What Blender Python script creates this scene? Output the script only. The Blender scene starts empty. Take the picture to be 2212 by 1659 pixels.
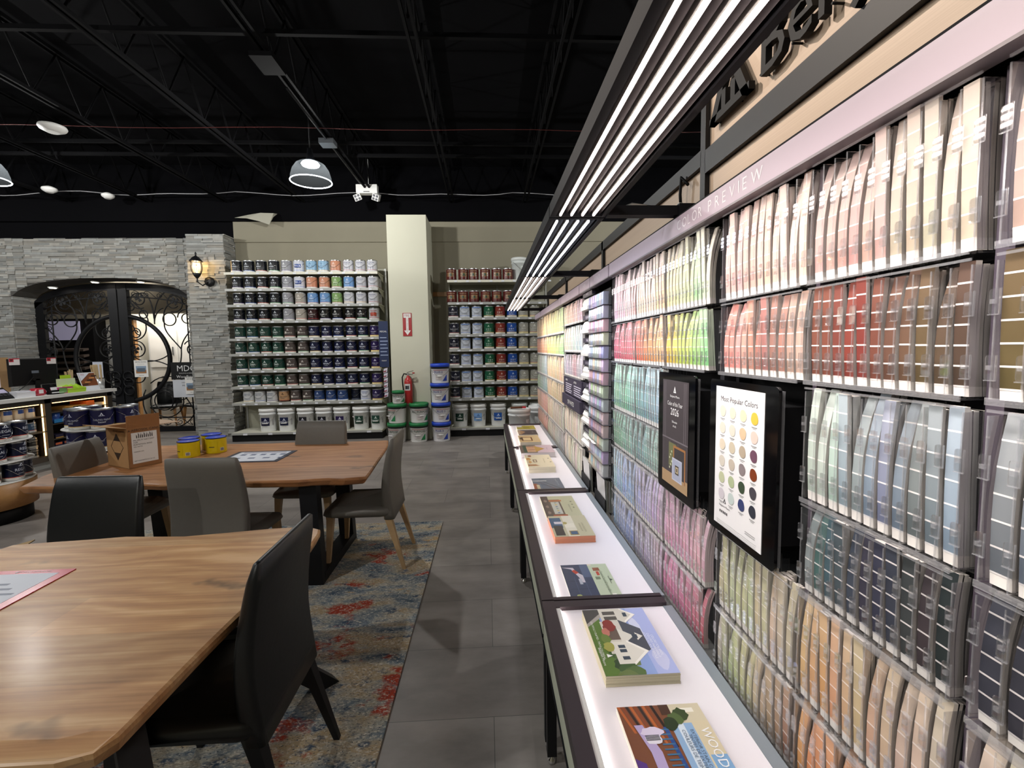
import bpy, math, random
from mathutils import Vector, Matrix
random.seed(7)
R = random.random
PI = math.pi
SC = bpy.context.scene
COL = SC.collection

# ------------------------------------------------------------------ camera
FPX, CW, CH = 1000.0, 2212.0, 1659.0
yaw, pitch, roll = (math.radians(a) for a in (2.998, 4.465, -0.846))
f = Vector((math.sin(yaw)*math.cos(pitch), math.cos(yaw)*math.cos(pitch), -math.sin(pitch)))
r0 = Vector((math.cos(yaw), -math.sin(yaw), 0)); u0 = r0.cross(f)
rr = math.cos(roll)*r0 + math.sin(roll)*u0; uu = -math.sin(roll)*r0 + math.cos(roll)*u0
cd = bpy.data.cameras.new('camera'); cam = bpy.data.objects.new('camera', cd); COL.objects.link(cam)
cd.sensor_width = 36.0; cd.lens = FPX/CW*36.0; cd.clip_start = 0.02; cd.clip_end = 100
m = Matrix((rr, uu, -f)).transposed().to_4x4(); m.translation = Vector((0, 0, 1.55)); cam.matrix_world = m
SC.camera = cam

# ------------------------------------------------------------------ world, exposure, light
SC.view_settings.view_transform = 'Standard'; SC.view_settings.look = 'None'
SC.view_settings.exposure = 0.0; SC.view_settings.gamma = 1.0; SC.view_settings.use_curve_mapping = False
w = bpy.data.worlds.new('world'); SC.world = w; w.use_nodes = True
w.node_tree.nodes['Background'].inputs[0].default_value = (0.55, 0.6, 0.7, 1)
w.node_tree.nodes['Background'].inputs[1].default_value = 0.03
cy = SC.cycles
cy.max_bounces = 6; cy.diffuse_bounces = 3; cy.glossy_bounces = 3; cy.transmission_bounces = 4
cy.transparent_max_bounces = 28; cy.caustics_reflective = False; cy.caustics_refractive = False
cy.sample_clamp_indirect = 6.0; cy.use_denoising = True

LED_STRENGTH, HIGHBAY_WATTS, BACKROOM_WATTS = 10.0, 180.0, 95.0
STRIP_WATTS, SIGN_SPOT_WATTS = 2.3, 400.0

def area_lamp(name, loc, sx, sy, watts, col, rot=(0, 0, 0), shape='RECTANGLE', parent=None):
    d = bpy.data.lights.new(name, 'AREA'); d.shape = shape; d.size = sx
    if shape in ('RECTANGLE', 'ELLIPSE'): d.size_y = sy
    d.energy = watts; d.color = col
    o = bpy.data.objects.new(name, d); COL.objects.link(o); o.location = loc; o.rotation_euler = rot
    if parent: o.parent = parent
    return o

def spot_lamp(name, loc, target, watts, col, cone, parent=None):
    d = bpy.data.lights.new(name, 'SPOT'); d.energy = watts; d.color = col; d.spot_size = math.radians(cone); d.spot_blend = .6; d.shadow_soft_size = .035
    o = bpy.data.objects.new(name, d); COL.objects.link(o); o.location = loc
    v = Vector(target)-Vector(loc); o.rotation_euler = v.to_track_quat('-Z', 'Y').to_euler()
    if parent: o.parent = parent
    return o

# ------------------------------------------------------------------ helpers
def lin(c):
    if isinstance(c, str): c = [int(c[i:i+2], 16)/255 for i in (0, 2, 4)]
    return tuple((x/12.92 if x <= .04045 else ((x+.055)/1.055)**2.4) for x in c)
def mix(a, b, t): return tuple(a[i]*(1-t)+b[i]*t for i in range(3))
def H(s): return lin(s)

MATS = {}
def newmat(name):
    m = bpy.data.materials.new(name); m.use_nodes = True; MATS[name] = m
    return m, m.node_tree.nodes, m.node_tree.links, m.node_tree.nodes['Principled BSDF']
def P(name, col=None, rough=.5, metal=0., attr=False, emis=None, estr=0., noise=None, bump=0., spec=.5, coat=0.):
    m, n, l, b = newmat(name)
    b.inputs['Roughness'].default_value = rough; b.inputs['Metallic'].default_value = metal
    b.inputs['Specular IOR Level'].default_value = spec
    b.inputs['Coat Weight'].default_value = coat
    if attr:
        a = n.new('ShaderNodeAttribute'); a.attribute_name = 'Col'; src = a.outputs['Color']
    else:
        src = None; b.inputs['Base Color'].default_value = (*col, 1)
    if noise:
        t = n.new('ShaderNodeTexNoise'); t.inputs['Scale'].default_value = noise[0]; t.inputs['Detail'].default_value = 4
        tc = n.new('ShaderNodeTexCoord'); l.new(tc.outputs['Object'], t.inputs['Vector'])
        mx = n.new('ShaderNodeMix'); mx.data_type = 'RGBA'; mx.blend_type = 'MULTIPLY'; mx.inputs[0].default_value = 1
        cr = n.new('ShaderNodeMapRange'); cr.inputs[3].default_value = 1-noise[1]; cr.inputs[4].default_value = 1+noise[1]
        l.new(t.outputs[0], cr.inputs[0])
        if src: l.new(src, mx.inputs[6])
        else: mx.inputs[6].default_value = (*col, 1)
        l.new(cr.outputs[0], mx.inputs[7]); src = mx.outputs[2]
        if bump:
            bp = n.new('ShaderNodeBump'); bp.inputs['Strength'].default_value = bump; bp.inputs['Distance'].default_value = .01
            l.new(t.outputs[0], bp.inputs['Height']); l.new(bp.outputs[0], b.inputs['Normal'])
    if src: l.new(src, b.inputs['Base Color'])
    if emis: b.inputs['Emission Color'].default_value = (*emis, 1); b.inputs['Emission Strength'].default_value = estr
    return m

P('print', attr=True, rough=.55)                    # printed paper, card: colour of each face
P('gloss_print', attr=True, rough=.28)              # lacquered labels, cans
P('coated', attr=True, rough=.45)
P('card', attr=True, rough=.6, noise=(90, .03))
P('metal', H('b9bcc0'), rough=.28, metal=1)
P('galv', H('cfd2d4'), rough=.35, metal=.85)
P('chrome', H('e6e6e6'), rough=.08, metal=1)
P('black_metal', H('0f1014'), rough=.5, spec=.35)
P('frame_dark', H('19191d'), rough=.75, spec=.15)
P('desk_dark', H('3d3438'), rough=.4, metal=.3)
P('beam', H('0b0b0d'), rough=.9, spec=.1)
P('black', H('08080a'), rough=.6, spec=.25)
P('gloss_black', H('050507'), rough=.08)
P('black_leather', H('0e1113'), rough=.38, noise=(40, .12), bump=.05)
P('grey_leather', H('68645d'), rough=.5, noise=(40, .06), bump=.05)
P('white_plastic', H('e9e9e6'), rough=.35)
P('white_top', H('e6e2e8'), rough=.5)
P('frost', H('858d94'), rough=.3)
P('shelf_metal', H('a9aaa6'), rough=.4, metal=.2)
P('cream_metal', H('d8d6c6'), rough=.5)
P('cardboard', attr=True, rough=.8, noise=(25, .08))
P('plaster', H('8f8a78'), rough=.8, noise=(3, .06))
P('pillar_paint', H('cdccb9'), rough=.75, noise=(2, .03))
P('stone', attr=True, rough=.85, noise=(14, .2), bump=.2)
P('ceiling', H('07070a'), rough=.95, noise=(2, .3), spec=.1)
P('red_metal', H('b02a2a'), rough=.3)
P('reflector', H('3a3537'), rough=.35, metal=.5)
P('led', (1, 1, 1), emis=lin((1.0, .93, .9)), estr=LED_STRENGTH)
P('led_cool', (1, 1, 1), emis=lin((.93, .95, 1.0)), estr=LED_STRENGTH*.85)
P('desk_led', (1, 1, 1), emis=lin((1.0, .93, .9)), estr=18)
P('warm_led', (1, 1, 1), emis=lin((1.0, .78, .5)), estr=4)
P('bulb', (1, 1, 1), emis=lin((1.0, .8, .45)), estr=60)
P('downlight', (1, 1, 1), emis=lin((1.0, .96, .9)), estr=14)
P('tube', (1, 1, 1), emis=lin((1.0, .98, .95)), estr=6)
P('lamp_core', (1, 1, 1), emis=lin((.92, .97, 1.0)), estr=9)
P('screen', H('8f8ba0'), rough=.3, emis=lin((.62, .6, .7)), estr=.35)

def acrylic(name, tint, base_alpha, edge, rough=.03):
    m, n, l, b = newmat(name); n.remove(b); out = n['Material Output']
    tr = n.new('ShaderNodeBsdfTransparent'); tr.inputs[0].default_value = (*tint, 1)
    g = n.new('ShaderNodeBsdfGlossy'); g.inputs['Roughness'].default_value = rough; g.inputs[0].default_value = (1, 1, 1, 1)
    d = n.new('ShaderNodeBsdfDiffuse'); d.inputs[0].default_value = (.85, .85, .88, 1)
    fr = n.new('ShaderNodeFresnel'); fr.inputs[0].default_value = 1.45
    m1 = n.new('ShaderNodeMixShader'); m1.inputs[0].default_value = base_alpha
    l.new(tr.outputs[0], m1.inputs[1]); l.new(d.outputs[0], m1.inputs[2])
    m2 = n.new('ShaderNodeMixShader'); mu = n.new('ShaderNodeMath'); mu.operation = 'MULTIPLY'; mu.inputs[1].default_value = edge
    l.new(fr.outputs[0], mu.inputs[0]); l.new(mu.outputs[0], m2.inputs[0])
    l.new(m1.outputs[0], m2.inputs[1]); l.new(g.outputs[0], m2.inputs[2]); l.new(m2.outputs[0], out.inputs[0])
acrylic('acrylic', (.992, .994, .996), .02, .45)
acrylic('acrylic_edge', (.975, .975, .98), .09, .35, .15)
def shade_glass():
    m, n, l, b = newmat('lamp_glass'); n.remove(b); out = n['Material Output']
    tl = n.new('ShaderNodeBsdfTranslucent'); tl.inputs[0].default_value = (.55, .62, .68, 1)
    df = n.new('ShaderNodeBsdfDiffuse'); df.inputs[0].default_value = (.6, .66, .7, 1); tr = n.new('ShaderNodeBsdfTransparent')
    a = n.new('ShaderNodeMixShader'); a.inputs[0].default_value = .3; l.new(tl.outputs[0], a.inputs[1]); l.new(df.outputs[0], a.inputs[2])
    c = n.new('ShaderNodeMixShader'); c.inputs[0].default_value = .006; l.new(tr.outputs[0], c.inputs[1]); l.new(a.outputs[0], c.inputs[2]); l.new(c.outputs[0], out.inputs[0])
shade_glass()
acrylic('lantern_glass', (1., .9, .65), .25, 1.0, .1)

def plank_floor():
    m, n, l, b = newmat('floor')
    tc = n.new('ShaderNodeTexCoord'); br = n.new('ShaderNodeTexBrick'); l.new(tc.outputs['Object'], br.inputs['Vector'])
    br.inputs['Scale'].default_value = 1; br.inputs['Brick Width'].default_value = .92; br.inputs['Row Height'].default_value = .46
    br.inputs['Mortar Size'].default_value = .0016; br.inputs['Mortar Smooth'].default_value = .2
    br.inputs['Color1'].default_value = (*H('918b86'), 1); br.inputs['Color2'].default_value = (*H('817b77'), 1); br.inputs['Mortar'].default_value = (*H('585654'), 1)
    no = n.new('ShaderNodeTexNoise'); no.inputs['Scale'].default_value = 3.2; no.inputs['Detail'].default_value = 8; no.inputs['Roughness'].default_value = .6
    mp = n.new('ShaderNodeMapping'); mp.inputs['Scale'].default_value = (.7, 1.6, 1); l.new(tc.outputs['Object'], mp.inputs[0]); l.new(mp.outputs[0], no.inputs['Vector'])
    mr = n.new('ShaderNodeMapRange'); mr.inputs[1].default_value = .3; mr.inputs[2].default_value = .7; mr.inputs[3].default_value = .72; mr.inputs[4].default_value = 1.25
    l.new(no.outputs[0], mr.inputs[0])
    mx = n.new('ShaderNodeMix'); mx.data_type = 'RGBA'; mx.blend_type = 'MULTIPLY'; mx.inputs[0].default_value = 1
    l.new(br.outputs[0], mx.inputs[6]); l.new(mr.outputs[0], mx.inputs[7]); l.new(mx.outputs[2], b.inputs['Base Color'])
    b.inputs['Roughness'].default_value = .42; b.inputs['Specular IOR Level'].default_value = .4
    r2 = n.new('ShaderNodeMapRange'); r2.inputs[3].default_value = .36; r2.inputs[4].default_value = .55; l.new(no.outputs[0], r2.inputs[0]); l.new(r2.outputs[0], b.inputs['Roughness'])
plank_floor()

def wood(name, cols, scale=(1, 1, 1), grain=18., rough=.35, dist=3., knots=False, planks=0., axis='X', coat=0.):
    m, n, l, b = newmat(name)
    tc = n.new('ShaderNodeTexCoord'); mp = n.new('ShaderNodeMapping'); mp.inputs['Scale'].default_value = scale
    l.new(tc.outputs['Object'], mp.inputs[0])
    big = n.new('ShaderNodeTexNoise'); big.inputs['Scale'].default_value = 1.3; big.inputs['Detail'].default_value = 5; big.inputs['Distortion'].default_value = dist*.35
    l.new(mp.outputs[0], big.inputs['Vector'])
    wv = n.new('ShaderNodeTexWave'); wv.wave_type = 'BANDS'; wv.bands_direction = 'Y' if axis == 'X' else 'X'
    wv.inputs['Scale'].default_value = grain*.08; wv.inputs['Distortion'].default_value = dist*2.2; wv.inputs['Detail'].default_value = 4; wv.inputs['Detail Scale'].default_value = 1.4
    l.new(mp.outputs[0], wv.inputs['Vector'])
    fine = n.new('ShaderNodeTexNoise'); fine.inputs['Scale'].default_value = grain; fine.inputs['Detail'].default_value = 6
    mp2 = n.new('ShaderNodeMapping'); mp2.inputs['Scale'].default_value = (.12, 3, 3) if axis == 'X' else (3, .12, 3); l.new(mp.outputs[0], mp2.inputs[0]); l.new(mp2.outputs[0], fine.inputs['Vector'])
    ad = n.new('ShaderNodeMath'); ad.operation = 'MULTIPLY_ADD'; ad.inputs[1].default_value = .2; l.new(wv.outputs[1], ad.inputs[0])
    sc = n.new('ShaderNodeMath'); sc.operation = 'MULTIPLY_ADD'; sc.inputs[1].default_value = .45; l.new(fine.outputs[0], sc.inputs[0])
    s3 = n.new('ShaderNodeMath'); s3.operation = 'MULTIPLY'; s3.inputs[1].default_value = .62; l.new(big.outputs[0], s3.inputs[0])
    l.new(s3.outputs[0], sc.inputs[2]); l.new(sc.outputs[0], ad.inputs[2])
    cr = n.new('ShaderNodeValToRGB'); el = cr.color_ramp.elements
    el[0].position = .28; el[0].color = (*H(cols[0]), 1); el[1].position = .85; el[1].color = (*H(cols[-1]), 1)
    for i, c in enumerate(cols[1:-1]):
        e = el.new(.28+.57*(i+1)/(len(cols)-1)); e.color = (*H(c), 1)
    l.new(ad.outputs[0], cr.inputs[0]); src = cr.outputs[0]
    if planks:
        br = n.new('ShaderNodeTexBrick'); br.inputs['Scale'].default_value = 1; br.inputs['Brick Width'].default_value = 40.; br.inputs['Row Height'].default_value = planks
        br.inputs['Mortar Size'].default_value = .0008; br.inputs['Color1'].default_value = (1.12, 1.04, .96, 1); br.inputs['Color2'].default_value = (.84, .80, .76, 1); br.inputs['Mortar'].default_value = (.8, .74, .7, 1)
        l.new(tc.outputs['Object'], br.inputs['Vector'])
        mx = n.new('ShaderNodeMix'); mx.data_type = 'RGBA'; mx.blend_type = 'MULTIPLY'; mx.inputs[0].default_value = 1
        l.new(src, mx.inputs[6]); l.new(br.outputs[0], mx.inputs[7]); src = mx.outputs[2]
    if knots:
        vo = n.new('ShaderNodeTexVoronoi'); vo.inputs['Scale'].default_value = 2.3
        mp3 = n.new('ShaderNodeMapping'); mp3.inputs['Scale'].default_value = (.8, 2.2, .01); mp3.inputs['Location'].default_value = (.37, .21, 0); l.new(tc.outputs['Object'], mp3.inputs[0])
        nz = n.new('ShaderNodeTexNoise'); nz.inputs['Scale'].default_value = 9; l.new(tc.outputs['Object'], nz.inputs['Vector'])
        va = n.new('ShaderNodeVectorMath'); va.operation = 'MULTIPLY_ADD'; va.inputs[1].default_value = (.3, .3, 0); l.new(nz.outputs[1], va.inputs[0]); l.new(mp3.outputs[0], va.inputs[2])
        l.new(va.outputs[0], vo.inputs['Vector'])
        mr = n.new('ShaderNodeMapRange'); mr.inputs[1].default_value = .03; mr.inputs[2].default_value = .17; mr.inputs[3].default_value = .35; mr.inputs[4].default_value = 1.; l.new(vo.outputs['Distance'], mr.inputs[0])
        mx2 = n.new('ShaderNodeMix'); mx2.data_type = 'RGBA'; mx2.blend_type = 'MULTIPLY'; mx2.inputs[0].default_value = 1
        l.new(src, mx2.inputs[6]); l.new(mr.outputs[0], mx2.inputs[7]); src = mx2.outputs[2]
    l.new(src, b.inputs['Base Color']); b.inputs['Roughness'].default_value = rough; b.inputs['Coat Weight'].default_value = coat; b.inputs['Coat Roughness'].default_value = .2
wood('table_wood', ['76543a', 'a2784c', 'b4885a', 'c19868', 'd2ae82'], scale=(.9, 3.0, 1), grain=16, rough=.45, dist=5.5, knots=True, planks=.21, coat=.08)
wood('table_wood_far', ['6c4429', '96663f', 'a8764c', 'b08056', 'bf9268'], scale=(.9, 3.4, 1), grain=15, rough=.45, dist=5, knots=True, planks=.3, coat=.08)
wood('oak', ['a8875f', 'bb9a70', 'c8a87e'], scale=(6, 6, .8), grain=10, rough=.5, axis='Y')
wood('panel_wood', ['bda28a', 'c8ad94', 'd3b9a0', 'dcc4ac'], scale=(1, .35, 5), grain=22, rough=.5, dist=1.2, axis='Y')
wood('laminate', ['a9ae9c', 'b6bba8', 'c2c6b4'], scale=(1, .4, 8), grain=24, rough=.5, dist=1., axis='Y')
wood('plinth_wood', ['96693c', 'a97a49', 'b78854'], scale=(1, 1, 4), grain=14, rough=.45)
wood('room_floor', ['5d564d', '6f675c', '82796d'], scale=(.7, 4, 1), grain=14, rough=.4, planks=.15)

def rug_mat():
    m, n, l, b = newmat('rug'); tc = n.new('ShaderNodeTexCoord')
    def noise(s, sx, sy, d=5, off=0):
        mp = n.new('ShaderNodeMapping'); mp.inputs['Scale'].default_value = (sx, sy, 1); mp.inputs['Location'].default_value = (off, off*2, 0)
        t = n.new('ShaderNodeTexNoise'); t.inputs['Scale'].default_value = s; t.inputs['Detail'].default_value = d; t.inputs['Roughness'].default_value = .65
        l.new(tc.outputs['Object'], mp.inputs[0]); l.new(mp.outputs[0], t.inputs['Vector']); return t.outputs[0]
    def ramp(src, stops):
        cr = n.new('ShaderNodeValToRGB'); e = cr.color_ramp.elements; e[0].position = stops[0][0]; e[0].color = (*H(stops[0][1]), 1); e[1].position = stops[-1][0]; e[1].color = (*H(stops[-1][1]), 1)
        for p, c in stops[1:-1]: x = e.new(p); x.color = (*H(c), 1)
        l.new(src, cr.inputs[0]); return cr.outputs[0]
    def mask(src, a, c):
        mr = n.new('ShaderNodeMapRange'); mr.inputs[1].default_value = a; mr.inputs[2].default_value = c; l.new(src, mr.inputs[0]); return mr.outputs[0]
    def mx(fac, a, c, mode='MIX'):
        k = n.new('ShaderNodeMix'); k.data_type = 'RGBA'; k.blend_type = mode
        if hasattr(fac, 'node'): l.new(fac, k.inputs[0])
        else: k.inputs[0].default_value = fac
        for s, v in ((6, a), (7, c)):
            if hasattr(v, 'node'): l.new(v, k.inputs[s])
            else: k.inputs[s].default_value = (*v, 1)
        return k.outputs[2]
    base = ramp(noise(2.2, 1, 2.6), [(.36, '46586a'), (.45, '7f8a90'), (.52, 'a8a497'), (.6, 'b09c7c'), (.7, 'b8ad98')])
    weave = noise(60, 1.0, 1.6, 2, 3.)
    c = mx(mask(noise(9, 1, 1.6, 4, 1.), .56, .66), base, H('44566b'))
    red = noise(2.6, 1, 1.5, 6, 5.2); c = mx(mask(red, .575, .63), c, H('a5432f'))
    yel = noise(3., 1, 2.4, 4, 9.3); c = mx(mask(yel, .62, .70), c, H('bf9b62'))
    c = mx(mask(weave, .52, .72), c, H('d8d2c4')); c = mx(mask(noise(80, 1, 2, 2, 7.), .56, .7), c, H('39424e'))
    l.new(c, b.inputs['Base Color']); b.inputs['Roughness'].default_value = .95; b.inputs['Specular IOR Level'].default_value = .1
    bp = n.new('ShaderNodeBump'); bp.inputs['Strength'].default_value = .6; bp.inputs['Distance'].default_value = .004; l.new(weave, bp.inputs['Height']); l.new(bp.outputs[0], b.inputs['Normal'])
rug_mat()
def peg_mat():
    m, n, l, b = newmat('pegboard'); tc = n.new('ShaderNodeTexCoord'); sp = n.new('ShaderNodeSeparateXYZ'); l.new(tc.outputs['Object'], sp.inputs[0])
    def per(o):
        a = n.new('ShaderNodeMath'); a.operation = 'PINGPONG'; a.inputs[1].default_value = .0125; l.new(o, a.inputs[0]); return a.outputs[0]
    x, z = per(sp.outputs[0]), per(sp.outputs[2]); q = []
    for s in (x, z):
        k = n.new('ShaderNodeMath'); k.operation = 'LESS_THAN'; k.inputs[1].default_value = .0035; l.new(s, k.inputs[0]); q.append(k.outputs[0])
    k = n.new('ShaderNodeMath'); k.operation = 'MULTIPLY'; l.new(q[0], k.inputs[0]); l.new(q[1], k.inputs[1])
    mx = n.new('ShaderNodeMix'); mx.data_type = 'RGBA'; mx.inputs[6].default_value = (*H('a8a796'), 1); mx.inputs[7].default_value = (*H('2c2b26'), 1); l.new(k.outputs[0], mx.inputs[0]); l.new(mx.outputs[2], b.inputs['Base Color'])
peg_mat()

# ------------------------------------------------------------------ mesh builder
class MB:
    def __init__(s): s.v = []; s.f = []; s.m = []; s.c = []; s.sm = []
    def add(s, vs, fs, m='print', c=(1, 1, 1), sm=False):
        o = len(s.v); s.v += [tuple(p) for p in vs]
        for q in fs: s.f.append(tuple(i+o for i in q)); s.m.append(m); s.c.append(c); s.sm.append(sm)
        return s
    def box(s, x0, y0, z0, x1, y1, z1, m='print', c=(1, 1, 1)):
        if x0 > x1: x0, x1 = x1, x0
        if y0 > y1: y0, y1 = y1, y0
        if z0 > z1: z0, z1 = z1, z0
        v = [(x, y, z) for z in (z0, z1) for y in (y0, y1) for x in (x0, x1)]
        return s.add(v, [(0, 2, 3, 1), (4, 5, 7, 6), (0, 1, 5, 4), (2, 6, 7, 3), (0, 4, 6, 2), (1, 3, 7, 5)], m, c)
    def obox(s, o, a, b, c3, m='print', c=(1, 1, 1)):
        o, a, b, c3 = map(Vector, (o, a, b, c3))
        v = [o, o+a, o+a+b, o+b, o+c3, o+a+c3, o+a+b+c3, o+b+c3]
        return s.add(v, [(0, 3, 2, 1), (4, 5, 6, 7), (0, 1, 5, 4), (1, 2, 6, 5), (2, 3, 7, 6), (3, 0, 4, 7)], m, c)
    def quad(s, a, b, c3, d, m='print', c=(1, 1, 1)): return s.add([a, b, c3, d], [(0, 1, 2, 3)], m, c)
    def lathe(s, prof, seg=20, cx=0, cy=0, m=None, c=(1, 1, 1), cap0=True, cap1=True, sm=True):
        # prof: list of (r, z, mat, col) - mat/col describe the band going up from this point
        n = len(prof)
        vs = [(cx+p[0]*math.cos(2*PI*k/seg), cy+p[0]*math.sin(2*PI*k/seg), p[1]) for p in prof for k in range(seg)]
        o = len(s.v); s.v += vs
        for i in range(n-1):
            mm = prof[i][2] if len(prof[i]) > 2 else m; cc = prof[i][3] if len(prof[i]) > 3 else c
            for k in range(seg):
                a, b = o+i*seg+k, o+i*seg+(k+1) % seg
                s.f.append((a, b, b+seg, a+seg)); s.m.append(mm); s.c.append(cc); s.sm.append(sm)
        mm = m or prof[0][2]
        if cap0: s.f.append(tuple(o+k for k in reversed(range(seg)))); s.m.append(mm); s.c.append(prof[0][3] if len(prof[0]) > 3 else c); s.sm.append(False)
        mm = m or prof[-1][2]
        if cap1: s.f.append(tuple(o+(n-1)*seg+k for k in range(seg))); s.m.append(mm); s.c.append(prof[-1][3] if len(prof[-1]) > 3 else c); s.sm.append(False)
        return s
    def tube(s, pts, r, seg=6, m='black_metal', c=(1, 1, 1), closed=False, r1=None):
        pts = [Vector(p) for p in pts]; n = len(pts); o = len(s.v); up = None
        for i, p in enumerate(pts):
            if closed: t = pts[(i+1) % n]-pts[i-1]
            else: t = pts[min(i+1, n-1)]-pts[max(i-1, 0)]
            t = t.normalized() if t.length > 1e-9 else Vector((0, 0, 1))
            if up is None: up = Vector((0, 0, 1)) if abs(t.z) < .9 else Vector((1, 0, 0))
            a = t.cross(up)
            if a.length < 1e-6: a = t.cross(Vector((0, 1, 0)))
            a.normalize(); b = a.cross(t).normalized(); up = b
            rad = r if r1 is None else r+(r1-r)*i/max(1, n-1)
            for k in range(seg):
                q = 2*PI*k/seg; s.v.append(tuple(p+a*math.cos(q)*rad+b*math.sin(q)*rad))
        for i in range(n if closed else n-1):
            j = (i+1) % n
            for k in range(seg):
                k2 = (k+1) % seg
                s.f.append((o+i*seg+k, o+i*seg+k2, o+j*seg+k2, o+j*seg+k)); s.m.append(m); s.c.append(c); s.sm.append(True)
        if not closed:
            s.f.append(tuple(o+k for k in reversed(range(seg)))); s.f.append(tuple(o+(n-1)*seg+k for k in range(seg)))
            s.m += [m, m]; s.c += [c, c]; s.sm += [False, False]
        return s
    def loft(s, secs, m='print', c=(1, 1, 1), sm=True, closed=True):
        n = len(secs[0]); o = len(s.v)
        for q in secs: s.v += [tuple(p) for p in q]
        for i in range(len(secs)-1):
            for k in range(n):
                a, b = o+i*n+k, o+i*n+(k+1) % n
                s.f.append((a, b, b+n, a+n)); s.m.append(m); s.c.append(c); s.sm.append(sm)
        if closed:
            s.f.append(tuple(o+k for k in reversed(range(n)))); s.f.append(tuple(o+(len(secs)-1)*n+k for k in range(n)))
            s.m += [m, m]; s.c += [c, c]; s.sm += [False, False]
        return s
    def poly(s, pts, z0, z1, m='print', c=(1, 1, 1)):
        return s.loft([[(x, y, z0) for x, y in pts], [(x, y, z1) for x, y in pts]], m, c, sm=False)
    def merge(s, o, M=None):
        k = len(s.v); s.v += [tuple(M @ Vector(p)) if M else p for p in o.v]
        s.f += [tuple(i+k for i in q) for q in o.f]; s.m += o.m; s.c += o.c; s.sm += o.sm; return s
    def text(s, t, size, M, m='print', c=(1, 1, 1), align='CENTER', depth=0., wide=1.):
        vs, fs, wd = glyphs(t, depth/size if depth else 0., align)
        return s.add([M @ Vector((x*size*wide, y*size, z*size)) for x, y, z in vs], fs, m, c)
    def mesh(s, name):
        me = bpy.data.meshes.new(name); me.from_pydata(s.v, [], s.f); names = []
        for x in s.m:
            if x not in names: names.append(x)
        for x in names: me.materials.append(MATS[x])
        idx = {x: i for i, x in enumerate(names)}
        me.polygons.foreach_set('material_index', [idx[x] for x in s.m]); me.polygons.foreach_set('use_smooth', s.sm)
        at = me.color_attributes.new('Col', 'FLOAT_COLOR', 'CORNER'); buf = []
        for q, c in zip(s.f, s.c): buf += [c[0], c[1], c[2], 1.0]*len(q)
        at.data.foreach_set('color', buf); me.update(); return me
    def build(s, name, parent=None, loc=None, rotz=0.):
        o = bpy.data.objects.new(name, s.mesh(name)); COL.objects.link(o)
        if parent: o.parent = parent
        if loc is not None: o.location = loc
        if rotz: o.rotation_euler = (0, 0, rotz)
        return o

_G = {}
def glyphs(t, depth, align):
    k = (t, round(depth, 4), align)
    if k not in _G:
        cu = bpy.data.curves.new('t', 'FONT'); cu.body = t; cu.align_x = align; cu.size = 1.; cu.resolution_u = 2; cu.extrude = depth
        ob = bpy.data.objects.new('t', cu); COL.objects.link(ob)
        bpy.context.view_layer.update()
        me = bpy.data.meshes.new_from_object(ob.evaluated_get(bpy.context.evaluated_depsgraph_get()))
        _G[k] = ([tuple(v.co) for v in me.vertices], [tuple(p.vertices) for p in me.polygons], ob.dimensions.x)
        bpy.data.objects.remove(ob); bpy.data.curves.remove(cu); bpy.data.meshes.remove(me)
    return _G[k]
def frame(o, x, y):
    x = Vector(x).normalized(); y = Vector(y).normalized(); z = x.cross(y)
    M = Matrix((x, y, z)).transposed().to_4x4(); M.translation = Vector(o); return M
def front(o): return frame(o, (1, 0, 0), (0, 0, 1))           # text on a plane that faces -Y
def wallm(o): return frame(o, (0, -1, 0), (0, 0, 1))          # text on a plane that faces -X (reads left to right towards -Y)
def flat(o, a=0.): return frame(o, (math.cos(a), math.sin(a), 0), (-math.sin(a), math.cos(a), 0))

def tag(o, label=None, cat=None, group=None, kind=None):
    if label: o['label'] = label
    if cat: o['category'] = cat
    if group: o['group'] = group
    if kind: o['kind'] = kind
    return o
def empty(name, loc=(0, 0, 0), rotz=0., label=None, cat=None, group=None):
    o = bpy.data.objects.new(name, None); COL.objects.link(o); o.location = loc; o.rotation_euler = (0, 0, rotz); o.empty_display_size = .05
    return tag(o, label, cat, group)
def dup(root, loc, rotz=None, label=None, group=None):
    kids = {}
    for o in bpy.data.objects: pass
    def cp(o, par):
        c = o.copy(); COL.objects.link(c); c.parent = par
        for ch in CH_OF.get(o.name, []): cp(ch, c)
        return c
    r = cp(root, None); r.location = loc
    if rotz is not None: r.rotation_euler = (0, 0, rotz)
    if label: r['label'] = label
    if group: r['group'] = group
    return r
CH_OF = {}
def remember(root):
    def go(o):
        CH_OF[o.name] = list(o.children)
        for c in o.children: go(c)
    go(root); return root
ORD = ['first', 'second', 'third', 'fourth', 'fifth', 'sixth', 'seventh', 'eighth', 'ninth', 'tenth', 'eleventh', 'twelfth', 'thirteenth', 'fourteenth']
def structure(mb, name): return tag(mb.build(name), kind='structure')
def rrect(w, d, r, n=3, cx=0, cy=0):
    out = []
    for sx, sy, a0 in ((1, 1, 0), (-1, 1, 90), (-1, -1, 180), (1, -1, 270)):
        for i in range(n+1):
            a = math.radians(a0+90*i/n); out.append((cx+sx*(w/2-r)+r*math.cos(a), cy+sy*(d/2-r)+r*math.sin(a)))
    return out

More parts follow.
